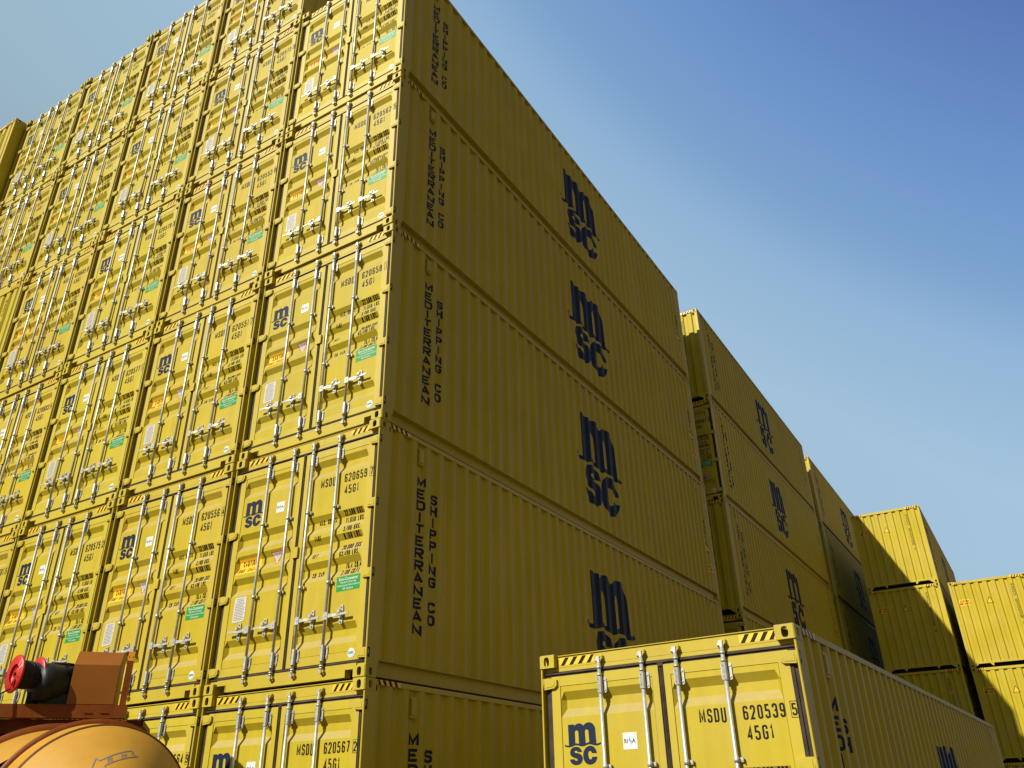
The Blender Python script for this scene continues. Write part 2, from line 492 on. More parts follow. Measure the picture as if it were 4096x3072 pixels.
def casting(right, back, top):
    mb = MB()
    CX, CY, CZ = 0.162, 0.178, 0.118
    T = 0.026
    r = 0.010
    X = (lambda x: W - x) if right else (lambda x: x)
    Y = (lambda y: L - y) if back else (lambda y: y)
    Z = (lambda z: H - z) if top else (lambda z: z)
    # local: x,y,z measured from the outer corner
    def P(x, y, z): return (X(x), Y(y), Z(z))
    plate_hole(mb, r, CX, r, CZ, oval(0.080, 0.062, 0.029, 0.043), lambda a, b: P(a, 0, b), lambda a, b: P(a, T, b), YEL)
    plate_hole(mb, r, CY, r, CZ, oval(0.090, 0.062, 0.027, 0.040), lambda a, b: P(0, a, b), lambda a, b: P(T, a, b), YEL)
    plate_hole(mb, r, CX, r, CY, oval(0.085, 0.092, 0.032, 0.058), lambda a, b: P(a, b, 0), lambda a, b: P(a, b, T), YEL)
    mb.poly([P(r, 0, r), P(0, r, r), P(0, r, CZ), P(r, 0, CZ)], YEL)
    mb.poly([P(r, 0, r), P(CX, 0, r), P(CX, r, 0), P(r, r, 0)], YEL)
    mb.poly([P(0, r, r), P(0, CY, r), P(r, CY, 0), P(r, r, 0)], YEL)
    mb.poly([P(r, 0, r), P(0, r, r), P(r, r, 0)], YEL)
    mb.poly([P(CX, 0, r), P(CX, 0, CZ), P(CX, CY, CZ), P(CX, CY, 0), P(CX, r, 0)], YEL)
    mb.poly([P(0, CY, r), P(0, CY, CZ), P(CX, CY, CZ), P(CX, CY, 0), P(r, CY, 0)], YEL)
    mb.poly([P(r, 0, CZ), P(CX, 0, CZ), P(CX, CY, CZ), P(0, CY, CZ), P(0, r, CZ)], YEL)
    return mb
for r_ in (0, 1):
    for b_ in (0, 1):
        for t_ in (0, 1):
            done('casting%d%d%d' % (r_, b_, t_), casting(r_, b_, t_))

# posts
for side in (0, 1):
    X = (lambda x: W - x) if side else (lambda x: x)
    mb = MB()
    mb.prism([(X(0.003), 0.024), (X(0.006), 0.016), (X(0.013), 0.012), (X(0.021), 0.012), (X(0.024), 0.016), (X(0.024), 0.078), (X(0.100), 0.078), (X(0.100), 0.205), (X(0.003), 0.205)], 'z', 0.116, H - 0.116, YEL)
    done('door_post%d' % side, mb)
    mb = MB()
    mb.prism([(X(0.004), L - 0.014), (X(0.010), L - 0.008), (X(0.085), L - 0.008), (X(0.085), L - 0.165), (X(0.004), L - 0.165)], 'z', 0.116, H - 0.116, YEL)
    done('front_post%d' % side, mb)
    # side rails
    mb = MB()
    xa, xb = sorted((X(0.003), X(0.060)))
    mb.box(xa, xb, 0.178, L - 0.178, 2.838, 2.891, YEL)
    done('top_rail%d' % side, mb)
    mb = MB()
    mb.prism([(0, 0), (0, 0)], 'z', 0, 0, YEL) if False else None
    pr = [(0.006, 0.190), (0.006, 0.182), (0.078, 0.176), (0.078, 0.036), (0.030, 0.032), (0.030, 0.024), (0.110, 0.024), (0.110, 0.190)]
    n = len(pr)
    vs = [(X(a), 0.180, b) for a, b in pr] + [(X(a), L - 0.180, b) for a, b in pr]
    mb.raw(vs, [tuple(range(n)), tuple(range(n, 2 * n))] + [(i, (i + 1) % n, n + (i + 1) % n, n + i) for i in range(n)], YEL)
    done('bottom_rail%d' % side, mb)
    # corrugated side wall
    mb = MB()
    ys = [0.205] + SB + [L - 0.165]
    cols = [(X(XS + side_d(y) if 0.3 < y < L - 0.25 else XS), y) for y in ys]
    for (xa, ya), (xb, yb) in zip(cols[:-1], cols[1:]):
        mb.poly([(xa, ya, 0.186), (xb, yb, 0.186), (xb, yb, 2.838), (xa, ya, 2.838)], YELS)
    done('side_wall%d' % side, mb)

# door end: header, sill
mb = MB()
mb.box(0.166, W - 0.166, 0.058, 0.16, 2.779, 2.868, YEL)
mb.box(0.026, W - 0.026, 0.0585, 0.16, 2.745, 2.777, YEL)
mb.box(0.166, W - 0.166, 0.095, 0.30, 2.868, 2.882, YEL)
mb.box(0.166, W - 0.166, 0.066, 0.34, 2.882, 2.889, YEL)
done('door_header', mb)
mb = MB()
mb.box(0.316, W - 0.316, 0.048, 0.14, 0.022, 0.156, YEL)
for X in ((lambda x: x), (lambda x: W - x)):
    a, b = sorted((X(0.166), X(0.316)))
    mb.box(a, b, 0.048, 0.14, 0.096, 0.156, YEL)
    a, b = sorted((X(0.309), X(0.316)))
    mb.box(a, b, 0.042, 0.048, 0.022, 0.102, YEL)
    a, b = sorted((X(0.172), X(0.309)))
    mb.box(a, b, 0.042, 0.048, 0.096, 0.102, YEL)
    a, b = sorted((X(0.026), X(0.166)))
    mb.box(a, b, 0.060, 0.14, 0.119, 0.156, YEL)
done('door_sill', mb)
# front end: header and sill
mb = MB()
mb.box(0.165, W - 0.165, L - 0.12, L - 0.006, 2.800, 2.880, YEL)
mb.box(0.088, 0.165, L - 0.12, L - 0.012, 2.760, 2.777, YEL)
mb.box(W - 0.165, W - 0.088, L - 0.12, L - 0.012, 2.760, 2.777, YEL)
done('front_header', mb)
mb = MB()
mb.box(0.165, W - 0.165, L - 0.10, L - 0.008, 0.122, 0.172, YEL)
mb.box(0.088, 0.165, L - 0.10, L - 0.008, 0.119, 0.172, YEL)
mb.box(W - 0.165, W - 0.088, L - 0.10, L - 0.008, 0.119, 0.172, YEL)
for X in ((lambda x: x), (lambda x: W - x)):
    mb.prism([(X(0.165), 0.121), (X(0.30), 0.121), (X(0.165), 0.018)], 'y', L - 0.030, L - 0.012, YEL)
    mb.prism([(X(0.62), 0.121), (X(0.74), 0.121), (X(0.725), 0.040), (X(0.70), 0.035)], 'y', L - 0.040, L - 0.014, YEL)
done('front_sill', mb)
# front wall (corrugated)
mb = MB()
xs = [0.085] + EB + [W - 0.085]
for a, b in zip(xs[:-1], xs[1:]):
    ya, yb = L - YE - end_d(a + 1e-6 if False else a), L - YE - end_d(b)
    mb.poly([(W - a, ya, 0.172), (W - b, yb, 0.172), (W - b, yb, 2.800), (W - a, ya, 2.800)], YELS)
done('front_wall', mb)
# roof and floor
mb = MB()
z_ = 2.874
n = 42
for i in range(n):
    y0 = 0.3 + (L - 0.45) * i / n; y1 = 0.3 + (L - 0.45) * (i + 1) / n; d = (y1 - y0) / 4
    for a, b, za, zb in ((y0, y0 + d, z_, z_), (y0 + d, y0 + 1.5 * d, z_, z_ - .02), (y0 + 1.5 * d, y0 + 3.5 * d, z_ - .02, z_ - .02), (y0 + 3.5 * d, y1, z_ - .02, z_)):
        mb.poly([(0.06, a, za), (W - 0.06, a, za), (W - 0.06, b, zb), (0.06, b, zb)], YELS)
mb.poly([(0.06, 0.14, z_), (W - 0.06, 0.14, z_), (W - 0.06, 0.3, z_), (0.06, 0.3, z_)], YELS)
mb.poly([(0.06, L - 0.15, z_), (W - 0.06, L - 0.15, z_), (W - 0.06, L - 0.11, z_), (0.06, L - 0.11, z_)], YELS)
done('roof', mb)
mb = MB()
mb.box(0.11, W - 0.11, 0.14, L - 0.10, 0.150, 0.165, UND)
for i in range(26):
    y = 0.5 + i * 0.44
    mb.box(0.11, W - 0.11, y, y + 0.05, 0.035, 0.1495, UND)
done('floor', mb)

# doors
def door(x0, x1, p0, p1):
    mb = MB()
    z0, z1 = 0.190, 2.702
    pz0, pz1 = 0.285, 2.612
    ZT = 0.106
    # frame of tubes
    mb.box(x0, p0 - 0.004, YF, ZT, z0, z1, YEL)
    mb.box(p1 + 0.004, x1, YF, ZT, z0, z1, YEL)
    mb.box(p0 - 0.004, p1 + 0.004, YF + 0.0008, ZT, pz1 + 0.004, z1, YEL)
    mb.box(p0 - 0.004, p1 + 0.004, YF + 0.0008, ZT, z0, pz0 - 0.004, YEL)
    # groove behind the weld line round the panel
    g = YP + 0.004
    mb.poly([(p0 - 0.004, g, pz0 - 0.004), (p1 + 0.004, g, pz0 - 0.004), (p1 + 0.004, g, pz0), (p0 - 0.004, g, pz0)], YELS)
    mb.poly([(p0 - 0.004, g, pz1), (p1 + 0.004, g, pz1), (p1 + 0.004, g, pz1 + 0.004), (p0 - 0.004, g, pz1 + 0.004)], YELS)
    # pressed panel
    zs = [pz0] + [z for z in ZB] + [pz1]
    xs = [p0, p0 + TAP, p1 - TAP, p1]
    for za, zb in zip(zs[:-1], zs[1:]):
        for xa, xb in zip(xs[:-1], xs[1:]):
            q = [(xa, za), (xb, za), (xb, zb), (xa, zb)]
            ps = [(x, door_y(x, z), z) for x, z in q]
            if xa == p0: mb.poly([ps[0], ps[1], ps[2]], YELS); mb.poly([ps[0], ps[2], ps[3]], YELS)
            elif xb == p1: mb.poly([ps[0], ps[1], ps[3]], YELS); mb.poly([ps[1], ps[2], ps[3]], YELS)
            else: mb.poly(ps, YELS)
    return mb
DL0, DL1, DR0, DR1 = 0.098, 1.185, 1.237, W - 0.098
done('door_left', door(DL0, DL1, LX0, LX1))
done('door_right', door(DR0, DR1, RX0, RX1))
def seal(x0, x1, inner):
    mb = MB()
    yb = 0.0775
    # top: a sloping lip over a flat band
    mb.prism([(0.044, 2.722), (0.0585, 2.7449), (yb, 2.7449), (yb, 2.722)], 'x', x0, x1, RUB)
    mb.box(x0, x1, 0.060, yb, 2.703, 2.7215, RUB)
    mb.prism([(0.046, 0.168), (0.0585, 0.1895), (yb, 0.1895), (yb, 0.1565), (0.050, 0.1565)], 'x', x0, x1, RUB)
    return mb
mb = seal(0.024, W / 2 - .0005, 0); mb.box(0.070, 0.0975, 0.056, 0.0775, 0.189, 2.702, RUB); mb.box(0.036, 0.069, 0.068, 0.0775, 0.189, 2.702, RUB)
C_ = W / 2
mb.prism([(C_ - .025, 0.066), (C_ - .013, 0.054), (C_ - .002, 0.058), (C_ - .002, 0.09), (C_ - .025, 0.09)], 'z', 0.189, 2.702, RUB); done('seal_left', mb)
mb = seal(W / 2 + .0005, W - 0.024, 1); mb.box(W - 0.0975, W - 0.070, 0.056, 0.0775, 0.189, 2.702, RUB); mb.box(W - 0.069, W - 0.036, 0.068, 0.0775, 0.189, 2.702, RUB)
mb.prism([(C_ + .002, 0.058), (C_ + .013, 0.052), (C_ + .025, 0.066), (C_ + .025, 0.09), (C_ + .002, 0.09)], 'z', 0.189, 2.702, RUB)
mb.prism([(C_ - .029, 2.719), (C_ + .031, 2.719), (C_ + .016, 2.69), (C_ - .014, 2.69)], 'y', 0.046, 0.064, RUB); done('seal_right', mb)
# locking plate over the middle seam
mb = MB(); mb.box(1.172, 1.258, 0.030, 0.0495, 1.418, 1.545, YEL); mb.box(1.247, 1.262, 0.022, 0.030, 1.43, 1.53, YEL); done('lock_plate', mb)
# locking bar, at x = 0 of its own (x offset put on the object)
RODX = [0.626, 1.048, 1.374, 1.796]
mb = MB()
yr = 0.018
mb.tube([(0, yr, 0.150), (0, yr, 2.775)], 0.0165, GALV, 14)
for (z0, z1) in ((2.520, 2.655), (0.235, 0.370)):
    mb.prism([(-0.040, z0 + .012), (-0.028, z0), (0.042, z0), (0.052, z0 + .012), (0.052, z1 - .012), (0.042, z1), (-0.028, z1), (-0.040, z1 - .012)], 'y', 0.041, 0.0495, GALV)
    mb.tube([(0, yr, z0 - .002), (0, yr, z1 + .002)], 0.0245, GALV, 8, smooth=False)
    for q in (z0 + 0.025, z1 - 0.025):
        mb.tube([(0.038, 0.041, q), (0.038, 0.034, q)], 0.008, GALV, 6, smooth=False)
        mb.tube([(-0.031, 0.041, q), (-0.031, 0.035, q)], 0.006, GALV, 6, smooth=False)
        mb.tube([(-0.004, yr - 0.0225, q), (-0.004, yr - 0.0245, q)], 0.0045, BLK, 6)
for z in (2.672, 2.735, 0.218, 0.162):
    mb.tube([(0, yr, z - .008), (0, yr, z + .008)], 0.0235, GALV, 12)
for z in (1.925, 1.045):
    mb.tube([(0, yr, z - .019), (0, yr, z + .019)], 0.022, GALV, 12)
    mb.box(-0.030, 0.050, 0.036, 0.0435, z - .017, z + .017, GALV)
    mb.box(0.046, 0.053, 0.020, 0.036, z - .017, z + .017, GALV)
    mb.tube([(0.036, 0.036, z), (0.036, 0.028, z)], 0.008, GALV, 6, smooth=False)
# cam ends and keepers
for s_, zc in ((1, 2.800), (-1, 0.120)):
    mb.tube([(0, yr, zc - s_ * .035), (0, yr, zc - s_ * .008)], [0.014, 0.021], GALV, 10)
    mb.box(-0.020, 0.014, 0.002, 0.040, min(zc - s_ * .010, zc + s_ * .030), max(zc - s_ * .010, zc + s_ * .030), GALV)
    mb.prism([(-0.034, zc + s_ * .006), (-0.020, zc + s_ * .022), (-0.012, zc + s_ * .004), (-0.026, zc - s_ * .008)], 'y', 0.006, 0.034, GALV)
    mb.prism([(0.010, zc + s_ * .010), (0.030, zc + s_ * .030), (0.040, zc + s_ * .014), (0.020, zc - s_ * .008)], 'y', 0.012, 0.0465, YEL)
    mb.prism([(-0.046, zc - s_ * .006), (-0.036, zc + s_ * .012), (-0.028, zc - s_ * .004), (-0.036, zc - s_ * .016)], 'y', 0.014, 0.0465, YEL)
    mb.box(-0.012, 0.034, 0.030, 0.0468, min(zc + s_ * .028, zc + s_ * .044), max(zc + s_ * .028, zc + s_ * .044), YEL)
ME['locking_bar'] = mb.mesh('locking_bar')
# handle with its catch; d = +1 points right
def handle(d):
    mb = MB()
    z = 0.672
    mb.box(min(-0.008 * d, 0.052 * d), max(-0.008 * d, 0.052 * d), -0.012, 0.002, z - .040, z + .040, GALV)
    mb.box(min(0.004 * d, 0.050 * d), max(0.004 * d, 0.050 * d), 0.002, 0.014, z - .036, z + .036, GALV)
    mb.tube([(0.026 * d, -0.012, z), (0.026 * d, -0.018, z)], 0.007, GALV, 8)
    pts = [(0.050, 0.000), (0.110, 0.002), (0.165, 0.012), (0.205, 0.006), (0.235, -0.002), (0.345, -0.002)]
    hh = [0.020, 0.017, 0.014, 0.013, 0.012, 0.013]
    for i in range(len(pts) - 1):
        (xa, ya), (xb, yb) = pts[i], pts[i + 1]
        za, zb = hh[i], hh[i + 1]
        vs = [(xa * d, ya - .005, z - za), (xb * d, yb - .005, z - zb), (xb * d, yb - .005, z + zb), (xa * d, ya - .005, z + za),
              (xa * d, ya + .005, z - za), (xb * d, yb + .005, z - zb), (xb * d, yb + .005, z + zb), (xa * d, ya + .005, z + za)]
        fs = [(0, 1, 2, 3), (7, 6, 5, 4), (0, 4, 5, 1), (3, 2, 6, 7)]
        if i == 0: fs.append((0, 3, 7, 4))
        if i == len(pts) - 2: fs.append((1, 5, 6, 2))
        mb.raw(vs, fs, GALV)
    # catch
    c = 0.205 * d
    mb.prism([(c - .020, z - .095), (c + .020, z - .095), (c + .024, z - .06), (c + .024, z + .07), (c + .018, z + .105), (c - .018, z + .105), (c - .024, z + .07), (c - .024, z - .06)], 'y', 0.040, 0.0495, GALV)
    mb.box(c - .018, c + .018, 0.012, 0.040, z - .034, z - .018, GALV)
    mb.box(c - .014, c + .022, -0.012, 0.010, z + .018, z + .050, GALV)
    mb.box(c - .010, c + .016, 0.010, 0.040, z + .022, z + .046, GALV)
    mb.tube([(c, 0.040, z + .082), (c, 0.030, z + .082)], 0.011, GALV, 8)
    mb.tube([(c, 0.040, z - .074), (c, 0.030, z - .074)], 0.010, GALV, 8)
    mb.tube([(c, 0.0295, z + .082), (c, 0.0285, z + .082)], 0.006, BLK, 8)
    mb.tube([(c, 0.0295, z - .074), (c, 0.0285, z - .074)], 0.006, BLK, 8)
    return mb
ME['handle_left'] = handle(-1).mesh('handle_left')
ME['handle_right'] = handle(1).mesh('handle_right')
# hinges (z offset put on the object)
HZ = [2.640, 1.870, 1.075, 0.245]
for side in (0, 1):
    X = (lambda x: W - x) if side else (lambda x: x)
    mb = MB()
    mb.prism([(X(0.026), -0.050), (X(0.026), 0.050), (X(0.090), 0.052), (X(0.166), 0.034), (X(0.166), -0.014), (X(0.140), -0.040)], 'y', 0.024, 0.0495, YEL)
    mb.prism([(X(0.044), -0.030), (X(0.044), 0.036), (X(0.088), 0.036), (X(0.145), 0.020), (X(0.145), -0.006), (X(0.124), -0.026)], 'y', 0.020, 0.024, YEL)
    mb.tube([(X(0.019), 0.030, -0.050), (X(0.019), 0.030, 0.050)], 0.0165, YEL, 10)
    mb.tube([(X(0.019), 0.030, -0.060), (X(0.019), 0.030, 0.060)], 0.007, YEL, 8)
    xa, xb = sorted((X(-0.0005), X(0.004)))
    mb.box(xa, xb, 0.022, 0.058, -0.048, 0.048, RUB)  # dark plate standing in for the shaded slot in the hinge side
    xa, xb = sorted((X(-0.0015), X(-0.0005)))
    mb.box(xa, xb, 0.028, 0.038, -0.020, 0.030, GALV)  # pale sliver standing in for the glint in that slot
    ME['hinge%d' % side] = mb.mesh('hinge%d' % side, (OFF[0], OFF[1], 0))

# hazard stripes: yellow base with slanting black bars; fn(a, b, lift) places them
def stripes(mb, a0, a1, b0, b1, n, fn, slant=1):
    mb.poly([fn(a0, b0, 1), fn(a1, b0, 1), fn(a1, b1, 1), fn(a0, b1, 1)], ORG)
    p = (a1 - a0) / n
    sl = p * 0.55 * slant
    for i in range(n):
        x = a0 + p * (i + 0.12)
        q = [(x, b0), (x + p * 0.46, b0), (x + p * 0.46 + sl, b1), (x + sl, b1)]
        if slant:
            q = [(min(max(u, a0), a1), v) for u, v in q]
        mb.poly([fn(u, v, 2) for u, v in q], BLK)
mb = MB(); stripes(mb, 0.190, 0.560, 2.796, 2.862, 4, lambda a, b, k: (a, 0.058 - 0.0012 * k, b)); done('stripe_door_left', mb, False)
mb = MB(); stripes(mb, 1.940, 2.262, 2.796, 2.862, 4, lambda a, b, k: (a, 0.058 - 0.0012 * k, b)); done('stripe_door_right', mb, False)
mb = MB(); stripes(mb, W - 0.43, W - 0.172, 2.803, 2.872, 4, lambda a, b, k: (a, L - 0.006 + 0.0012 * k, b), -1); done('stripe_front_left', mb, False)
mb = MB(); stripes(mb, 0.172, 0.50, 2.803, 2.872, 4, lambda a, b, k: (a, L - 0.006 + 0.0012 * k, b), -1); done('stripe_front_right', mb, False)
def side_fn(right):
    # a runs left to right as one looks at the side from outside
    if right: return lambda a, b, k: (W - 0.003 + 0.0012 * k, a, b)
    return lambda a, b, k: (0.003 - 0.0012 * k, L - a, b)
for side in (0, 1):
    f_ = side_fn(side)
    mb = MB(); stripes(mb, 0.205, 0.575, 2.8405, 2.8885, 4, f_, -0.6); done('stripe_side_a%d' % side, mb, False)
    mb = MB(); stripes(mb, L - 0.575, L - 0.205, 2.8405, 2.8885, 4, f_, 0.6); done('stripe_side_b%d' % side, mb, False)

# ---- emblem: the m over a wave, s and c below (normalised: wave 1 wide, origin at its left end)
def nrm(pts):
    out = []
    for px, py in pts:
        out.append(((px - 405 - 0.063 * (py - 1090)) / 1105.0, (1090 - 0.072 * (px - 405) - py) / 1105.0 * 0.785))
    return out
EM_M = [(498,445),(685,430),(695,483),(735,435),(785,408),(840,398),(890,408),(935,432),(975,468),(1010,420),(1060,385),(1120,370),(1180,373),(1235,398),(1280,445),(1310,500),(1328,560),(1345,760),(1365,985),(1370,1018),(1410,1015),(1450,1000),(1490,975),(1512,1020),(1470,1050),(1420,1070),(1350,1078),(1280,1065),(1225,1048),(1160,1040),(1110,1050),(1060,1075),(1000,1100),(940,1110),(880,1100),(820,1080),(760,1075),(710,1085),(660,1110),(610,1130),(550,1142),(490,1138),(440,1122),(403,1105),(420,1062),(460,1080),(500,1088),(540,1085),(535,1000),(520,760),(505,560)]
EM_H1 = [(735,1018),(722,800),(715,680),(722,640),(745,620),(770,616),(795,625),(815,655),(822,700),(835,850),(847,1032),(800,1022),(760,1018)]
EM_H2 = [(1050,1018),(1030,800),(1018,660),(1025,615),(1050,590),(1075,585),(1100,595),(1122,625),(1130,680),(1142,820),(1157,975),(1125,985),(1085,1000)]
EM_S = [(940,1278),(925,1230),(895,1180),(850,1140),(790,1122),(730,1122),(670,1140),(620,1180),(590,1230),(578,1290),(585,1350),(610,1400),(660,1440),(720,1462),(780,1480),(808,1505),(808,1530),(790,1547),(760,1547),(735,1530),(715,1500),(578,1512),(590,1560),(615,1610),(660,1650),(720,1675),(790,1678),(860,1660),(920,1615),(955,1555),(967,1480),(955,1420),(925,1370),(880,1335),(820,1318),(750,1308),(722,1295),(715,1270),(725,1248),(750,1238),(775,1243),(795,1265),(808,1285)]
EM_C = [(1385,1305),(1370,1240),(1335,1170),(1280,1110),(1210,1085),(1140,1092),(1070,1130),(1015,1200),(985,1280),(975,1370),(985,1460),(1010,1540),(1060,1610),(1130,1650),(1200,1655),(1270,1635),(1330,1590),(1370,1530),(1390,1470),(1395,1412),(1243,1422),(1235,1470),(1215,1495),(1190,1500),(1165,1485),(1145,1440),(1130,1380),(1125,1330),(1130,1290),(1145,1258),(1175,1243),(1205,1255),(1225,1280),(1235,1310)]
EMBLEM = shapes2d([nrm(p) for p in (EM_M, EM_H1, EM_H2, EM_S, EM_C)])

def flat(x, z, k=0.0): return (x, -k, z)
def on_door(mb, lift=0.0018):
    c = cut(mb, XB, ZB)
    c.v = [(x, door_y(x, z) - lift + y, z) for x, y, z in c.v]
    return c
# door emblem
mb = MB(); vs, fs = EMBLEM; k = 0.372
place(mb, ([(0.207 + x * k, 2.112 + z * k) for x, z in vs], fs), flat, NAVY)
done('door_emblem', on_door(mb), False)
# weights table
mb = MB()
def dtext(s_, x0, z0, z1, x1=None, bold=0.0, m=BLK):
    if s_.upper() == s_: slines(mb, s_, x0, z0, x1, z1, flat, m, 0.15 + bold)
    else: place(mb, fit(text2d(s_, bold), x0, z0, x1, z1), flat, m)
rows = [('32.500 KGS.', 1.905, 2.190, 1.806), ('71.650 LBS.', 1.910, 2.190, 1.722), ('3.700 KGS.', 1.925, 2.175, 1.612), ('8.160 LBS.', 1.925, 2.175, 1.530),
        ('28.800 KGS.', 1.905, 2.190, 1.402), ('63.490 LBS.', 1.895, 2.180, 1.322), ('76.4 CU.M.', 1.965, 2.205, 1.186), ('2.700 CU.FT.', 1.925, 2.195, 1.112)]
for s_, a, b, z in rows: dtext(s_, a, z, z + 0.062, b, 0.004)
for s_, a, b, z in [('MAX. GROSS', 1.505, 1.770, 1.760), ('TARE', 1.485, 1.590, 1.568), ('NET', 1.475, 1.555, 1.365), ('CU. CAP.', 1.470, 1.660, 1.150)]: dtext(s_, a, z, z + 0.056, b, 0.004)
done('weight_table', on_door(mb), False)
# green sticker
mb = MB()
mb.poly([flat(1.888, 0.930), flat(2.238, 0.930), flat(2.238, 1.092), flat(1.888, 1.092)], GRN)
g1 = on_door(mb, 0.0015)
mb = MB()
dtext('Eco-Container', 1.925, 1.044, 1.078, 2.200, 0.01, WHT)
dtext('Bamboo Flooring', 1.950, 1.007, 1.034, 2.170, 0.0, WHT)
dtext('Waterborne Paint System', 1.900, 0.973, 1.000, 2.226, 0.0, WHT)
dtext('MS Sealant', 1.985, 0.943, 0.966, 2.135, 0.0, WHT)
g2 = on_door(mb, 0.0027)
b = len(g1.v); g1.raw(g2.v, g2.f, WHT)
done('green_sticker', g1, False)
# caution sticker
mb = MB(); mb.poly([flat(0.222, 1.365), flat(0.600, 1.365), flat(0.600, 1.556), flat(0.222, 1.556)], ORG)
g1 = on_door(mb, 0.0015)
mb = MB(); dtext('CAUTION', 0.285, 1.468, 1.530, 0.520, 0.02); dtext('HIGH TRAILER', 0.240, 1.386, 1.442, 0.580, 0.006)
g2 = on_door(mb, 0.0027); g1.raw(g2.v, g2.f, BLK)
done('caution_sticker', g1, False)
# white square sticker
mb = MB(); q = [(0.795, 2.050), (0.930, 2.050), (0.930, 2.182), (0.795, 2.182)]
mb.poly([(x, YP - .0015, z) for x, z in q], WHT)
fy = lambda x, z: (x, YP - .0027, z)
place(mb, fit(text2d('RI', 0.01), 0.808, 2.098, 0.842, 2.134), fy, BLK)
place(mb, fit(text2d('A', 0.01), 0.880, 2.098, 0.914, 2.134), fy, BLK)
mb.poly([fy(0.848, 2.118), fy(0.864, 2.106), fy(0.864, 2.160)], BLU)
mb.poly([fy(0.866, 2.128), fy(0.866, 2.076), fy(0.880, 2.114)], BLU)
done('inspection_sticker', mb, False)
# triangular sticker, point down
mb = MB(); mb.poly([flat(0.765, 1.566), flat(0.862, 1.408), flat(0.960, 1.566)], RED); g1 = on_door(mb, 0.0015)
mb = MB(); mb.poly([flat(0.784, 1.556), flat(0.862, 1.428), flat(0.941, 1.556)], WHT); g2 = on_door(mb, 0.0027)
mb = MB()
dtext('ATTENTION', 0.806, 1.533, 1.550, 0.920, 0.006, GREYT)
for i, hw in enumerate((0.048, 0.042, 0.034, 0.026, 0.018)):
    z = 1.520 - i * 0.015
    mb.poly([flat(0.862 - hw, z), flat(0.862 + hw, z), flat(0.862 + hw, z + .006), flat(0.862 - hw, z + .006)], GREYT)
g3 = on_door(mb, 0.0039)
g1.raw(g2.v, g2.f, WHT); g1.raw(g3.v, g3.f, GREYT)
done('attention_sticker', g1, False)
# data plate
mb = MB()
q = [(0.268, 0.790), (0.452, 0.800), (0.470, 0.822), (0.470, 1.070), (0.462, 1.084), (0.285, 1.084), (0.270, 1.068)]
mb.prism(q, 'y', YP - .003, YP - .0005, GREYP)
for i in range(14):
    z = 1.060 - i * 0.0185
    a = 0.292 + (0.02 if i in (0, 1, 2) else 0); b = 0.452 - (0.02 if i in (0, 1, 2) else 0.01 * (i % 3))
    x = a
    rnd = random.Random(i)
    while x < b - .012:
        w_ = rnd.uniform(0.012, 0.035); x2 = min(x + w_, b)
        mb.poly([(x, YP - .0042, z), (x2, YP - .0042, z), (x2, YP - .0042, z + .007), (x, YP - .0042, z + .007)], GREYT)
        x = x2 + 0.006
done('data_plate', mb, False)
# round sticker
mb = MB()
def disc(cx, cz, rr, y, m, a0=0, a1=2 * math.pi, n=28):
    mb.poly([(cx + rr * math.cos(a0 + (a1 - a0) * i / n), y, cz + rr * math.sin(a0 + (a1 - a0) * i / n)) for i in range(n + (0 if a1 - a0 > 6 else 1))], m)
RS_Y = YF + 0.0008
disc(2.175, 0.262, 0.050, RS_Y - .0015 - .0, WHT)
disc(2.175, 0.262, 0.046, RS_Y - .0027, PALE, rad(200), rad(340))
place(mb, fit(text2d('DFIC', 0.02), 2.135, 0.252, 2.215, 0.278), lambda x, z: (x, RS_Y - .0039, z), TEAL)
done('round_sticker', mb, False)

# identification number on the right door
def number_mesh(num, chk):
    mb = MB()
    fy = lambda x, z, k=0.0: (x, YP - .0018 - k, z)
    slines(mb, 'MSDU', 1.512, 2.210, 1.745, 2.316, fy, BLK)
    slines(mb, num, 1.886, 2.210, 2.228, 2.316, fy, BLK)
    slines(mb, '45G1', 1.898, 2.060, 2.112, 2.166, fy, BLK)
    fz = lambda x, z, k=0.0: (x, YF - .0018 - k, z)
    w_ = 0.040 if chk != '1' else 0.022
    slines(mb, chk, 2.302 - w_ / 2, 2.216, 2.302 + w_ / 2, 2.306, fz, BLK)
    ring = shapes2d([[(2.272, 2.200), (2.3305, 2.200), (2.3305, 2.322), (2.272, 2.322)], [(2.276, 2.204), (2.3265, 2.204), (2.3265, 2.318), (2.276, 2.318)]])
    place(mb, ring, fz, BLK)
    return mb.mesh('identification_number', OFF, False)

# front wall markings (a runs left to right as seen from outside)
def on_end(mb, lift=0.0018):
    c = cut(mb, EB)
    # front coordinates: a -> x = W - a
    c.v = [(W - x, L - YE - end_d(x) + lift - y, z) for x, y, z in c.v]
    return c
def letters(mb, s_, xc, width, ztop, height, pitch, m, bold=0.02, narrow='I1.'):
    for i, ch in enumerate(s_):
        if ch == ' ': continue
        w_ = width * (0.3 if ch in narrow else 1.0)
        z1 = ztop - i * pitch
        slines(mb, ch, xc - w_ / 2, z1 - height, xc + w_ / 2, z1, flat, m, bold)
def tri_sign(mb1, mb2, mb3, xc, zc, s_):
    mb1.poly([flat(xc - s_ * .52, zc - s_ * .45), flat(xc + s_ * .52, zc - s_ * .45), flat(xc + s_ * .04, zc + s_ * .52), flat(xc - s_ * .04, zc + s_ * .52)], BLK)
    mb2.poly([flat(xc - s_ * .40, zc - s_ * .37), flat(xc + s_ * .40, zc - s_ * .37), flat(xc, zc + s_ * .40)], ORG)
    for q in (-.14, -.24):
        mb3.poly([flat(xc - s_ * .16, zc + s_ * q), flat(xc + s_ * .16, zc + s_ * q), flat(xc + s_ * .16, zc + s_ * (q + .045)), flat(xc - s_ * .16, zc + s_ * (q + .045))], GREYT)
